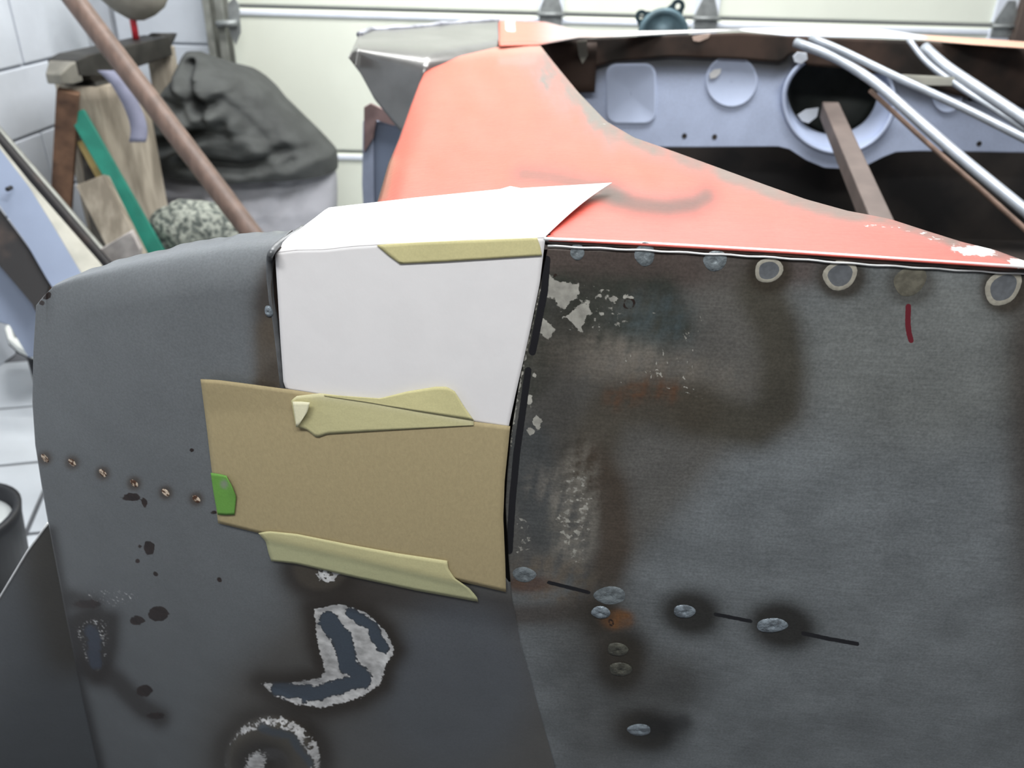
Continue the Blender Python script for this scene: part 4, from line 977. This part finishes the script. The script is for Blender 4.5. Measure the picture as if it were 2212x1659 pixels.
leaf('face', [(-40, 270), (10, 335), (60, 400), (110, 480), (168, 578), (330, 850), (500, 1150), (430, 1150), (262, 850), (100, 600), (60, 530), (0, 445), (-40, 390)], 1.95, 1.37, 0.012, m_bluepanel, None, None, bp_)
leaf('edge', [(-40, 262), (12, 328), (62, 390), (118, 455), (215, 566), (390, 800), (620, 1120), (500, 1150), (330, 850), (168, 580), (110, 482), (60, 402), (-10, 320)], 1.97, 1.39, 0.02, m_channel, None, None, bp_)
p = at_y(22, 406, 1.83); tube('hole', [p + np.array([0, -.012, 0]), p + np.array([0, .004, 0])], .005, m_rubber, bp_)
A = at_y(-20, 278, 2.10); B = at_y(222, 560, 1.98); d = B - A; e_ = A + d * ((0.02 - A[2]) / d[2])
o = tube('black_tube', [A - d * .3, A, B, e_], 0.0125, m_blackstrip, None, 12); tag(o, 'black tube leaning beside the pale blue strip', 'tube')
A = at_y(-20, 262, 2.16); B = at_y(228, 552, 2.05); d = B - A; e_ = A + d * ((0.02 - A[2]) / d[2])
o = tube('grey_tube', [A - d * .3, A, B, e_], 0.010, m_track, None, 12); tag(o, 'slim grey tube leaning behind the black tube', 'tube')
o = leaf('dark_strip', [(-40, 400), (0, 452), (58, 530), (108, 606), (90, 660), (400, 1150), (300, 1150), (70, 656), (30, 610), (-40, 530)], 1.85, 1.36, 0.012, m_blackstrip, 'dark rusty strip between the two pale blue panels', 'strip')
o = leaf('blue_panel_corner', [(-60, 500), (0, 565), (70, 650), (150, 770), (60, 770), (20, 700), (-20, 690), (-60, 650)], 1.80, 1.66, 0.01, m_bluepanel, 'pale blue panel corner at the left below the dark strip', 'car panel')
# white lid with a black underside on the floor
wc = at_z(66, 745, 0.05)
lid = thing('white_lid', 'white oval lid with black rim lying left of the tail', 'lid', at_z(66, 745, 0.0))
lp_ = [(14, 722), (24, 704), (50, 700), (90, 708), (120, 740), (110, 780), (70, 776), (40, 762), (20, 744)]
slab('lid_top', [at_z(x, y, 0.16) for x, y in lp_], (0, 0, 1), 0.02, m_white, lid, 0.004)
slab('lid_dark_patch', [at_z(x, y, 0.1815) for x, y in ((26, 712), (44, 708), (54, 722), (46, 732), (32, 728))], (0, 0, 1), 0.002, m_track, lid)
slab('lid_rim', [at_z(x, y + 3, 0.14) for x, y in lp_], (0, 0, 1), 0.02, m_rubber, lid, 0.002)
tube('lid_foot', [at_z(78, 750, 0.14) * np.array([1, 1, 0]) + np.array([0, 0, 0.004]), at_z(78, 750, 0.14) + np.array([0, 0, .004])], 0.03, m_rubber, lid)
# round black tub with pale top at the bottom left
tc_ = at_z(-88, 1125, 0.22)
tb = thing('black_tub', 'black round tub with pale contents at the lower left edge', 'tub', (tc_[0], tc_[1], 0))
bm = bmesh.new(); rings = []
for r, z in ((.08, 0.0), (.10, .2), (.105, .225), (.092, .225), (.086, .19), (.001, .19)):
    rings.append([bm.verts.new((tc_[0] + r * math.cos(a), tc_[1] + r * math.sin(a), z + .008)) for a in [k * 2 * math.pi / 36 for k in range(36)]])
for A, B in zip(rings, rings[1:]):
    for k in range(36): bm.faces.new((A[k], A[(k + 1) % 36], B[(k + 1) % 36], B[k]))
bm.faces.new(rings[0]); bm_obj('tub', bm, m_rubber, tb, True)
bm = bmesh.new(); rings = []
for r, z in ((.084, .2), (.06, .206), (.03, .21), (.001, .211)):
    rings.append([bm.verts.new((tc_[0] + r * math.cos(a), tc_[1] + r * math.sin(a), z + .008)) for a in [k * 2 * math.pi / 30 for k in range(30)]])
for A, B in zip(rings, rings[1:]):
    for k in range(30): bm.faces.new((A[k], A[(k + 1) % 30], B[(k + 1) % 30], B[k]))
bm_obj('contents', bm, mat('pale_contents', (168, 172, 172), .6), tb, True)

# pale blue panel standing beyond the deck's rear edge
YB = 2.05
bpn = thing('standing_panel', 'pale blue panel with rusty top standing behind the silver patch', 'car panel', at_y(830, 400, YB))
def ypl(pts, y): return [at_y(a, b, y) for a, b in pts]
slab('face', ypl([(806, 262), (880, 262), (960, 1010), (830, 1010), (812, 700), (800, 430)], YB), (0, 1, 0), 0.012, m_bluepanel, bpn, .001)
slab('side_flange', ypl([(784, 262), (806, 258), (812, 700), (830, 1010), (818, 1010), (800, 700), (782, 400)], YB - .01), (0, 1, 0), 0.02, mat('blue_grey', (150, 158, 178), .5), bpn, .001)
slab('rusty_top', ypl([(786, 232), (800, 224), (830, 238), (880, 262), (850, 272), (812, 258), (806, 300), (786, 330)], YB - .02), (0, 1, 0), 0.012, mat('rust_grey', (126, 104, 102), .7, var=.25, scale=20), bpn, .001)

# eared round housing behind the far rim
YH = YW + 0.55
hs = thing('eared_housing', 'dark teal round iron housing with two pierced ears behind the far rim', 'machine part', at_y(1430, 60, YH))
c_ = Vector(at_y(1430, 75, YH)); k = (c_ - Vector(CAM)).length / FPX
bm = bmesh.new(); rings = []
for r, y in ((48, 0), (50, -.02), (44, -.03), (38, -.022), (10, -.022), (9, -.035), (.1, -.035)):
    rings.append([bm.verts.new(c_ + Vector((r * k * math.cos(a), y, r * k * math.sin(a)))) for a in [i * 2 * math.pi / 40 for i in range(40)]])
for A, B in zip(rings, rings[1:]):
    for i in range(40): bm.faces.new((A[i], A[(i + 1) % 40], B[(i + 1) % 40], B[i]))
bm.faces.new(rings[0]); bm_obj('drum', bm, m_housing, hs, True)
def ear(cx, cy, r, base):
    bm = bmesh.new(); e0 = Vector(at_y(cx, cy, YH - .006)); b0_ = c_ + Vector((0, -.006, 0)); n_ = 20; d_ = (b0_ - e0).normalized(); pd = Vector((-d_.z, 0, d_.x))
    hl_ = [e0 + Vector((math.cos(a), 0, math.sin(a))) * r * k * .42 for a in [i * 2 * math.pi / n_ for i in range(n_)]]
    ol = []
    for a in [i * 2 * math.pi / n_ for i in range(n_)]:
        v_ = Vector((math.cos(a), 0, math.sin(a))); ol.append(e0 + v_ * r * k + (d_ * (v_.dot(d_)) * r * k * 1.6 + pd * v_.dot(pd) * r * k * .6 if v_.dot(d_) > .3 else Vector()))
    for y in (0, .014):
        pass
    fr_ = [[bm.verts.new(p + Vector((0, y, 0))) for p in L] for L, y in ((hl_, 0), (ol, 0), (ol, .014), (hl_, .014))]
    for A, B in zip(fr_, fr_[1:] + fr_[:1]):
        for i in range(n_): bm.faces.new((A[i], A[(i + 1) % n_], B[(i + 1) % n_], B[i]))
    bm_obj('ear', bm, m_housing_d, hs)
ear(1386, 36, 12, None); ear(1465, 14, 13, None)
slab('bracket', ypl([(1374, 120), (1384, 50), (1400, 40), (1430, 28), (1460, 28), (1482, 60), (1486, 120)], YH + .012), (0, 1, 0), 0.01, m_housing_d, hs, .001)
tube('foot', [c_ + Vector((0, .05, -.04)), Vector((c_.x, c_.y + .05, 0.01))], 0.03, m_housing_d, hs)
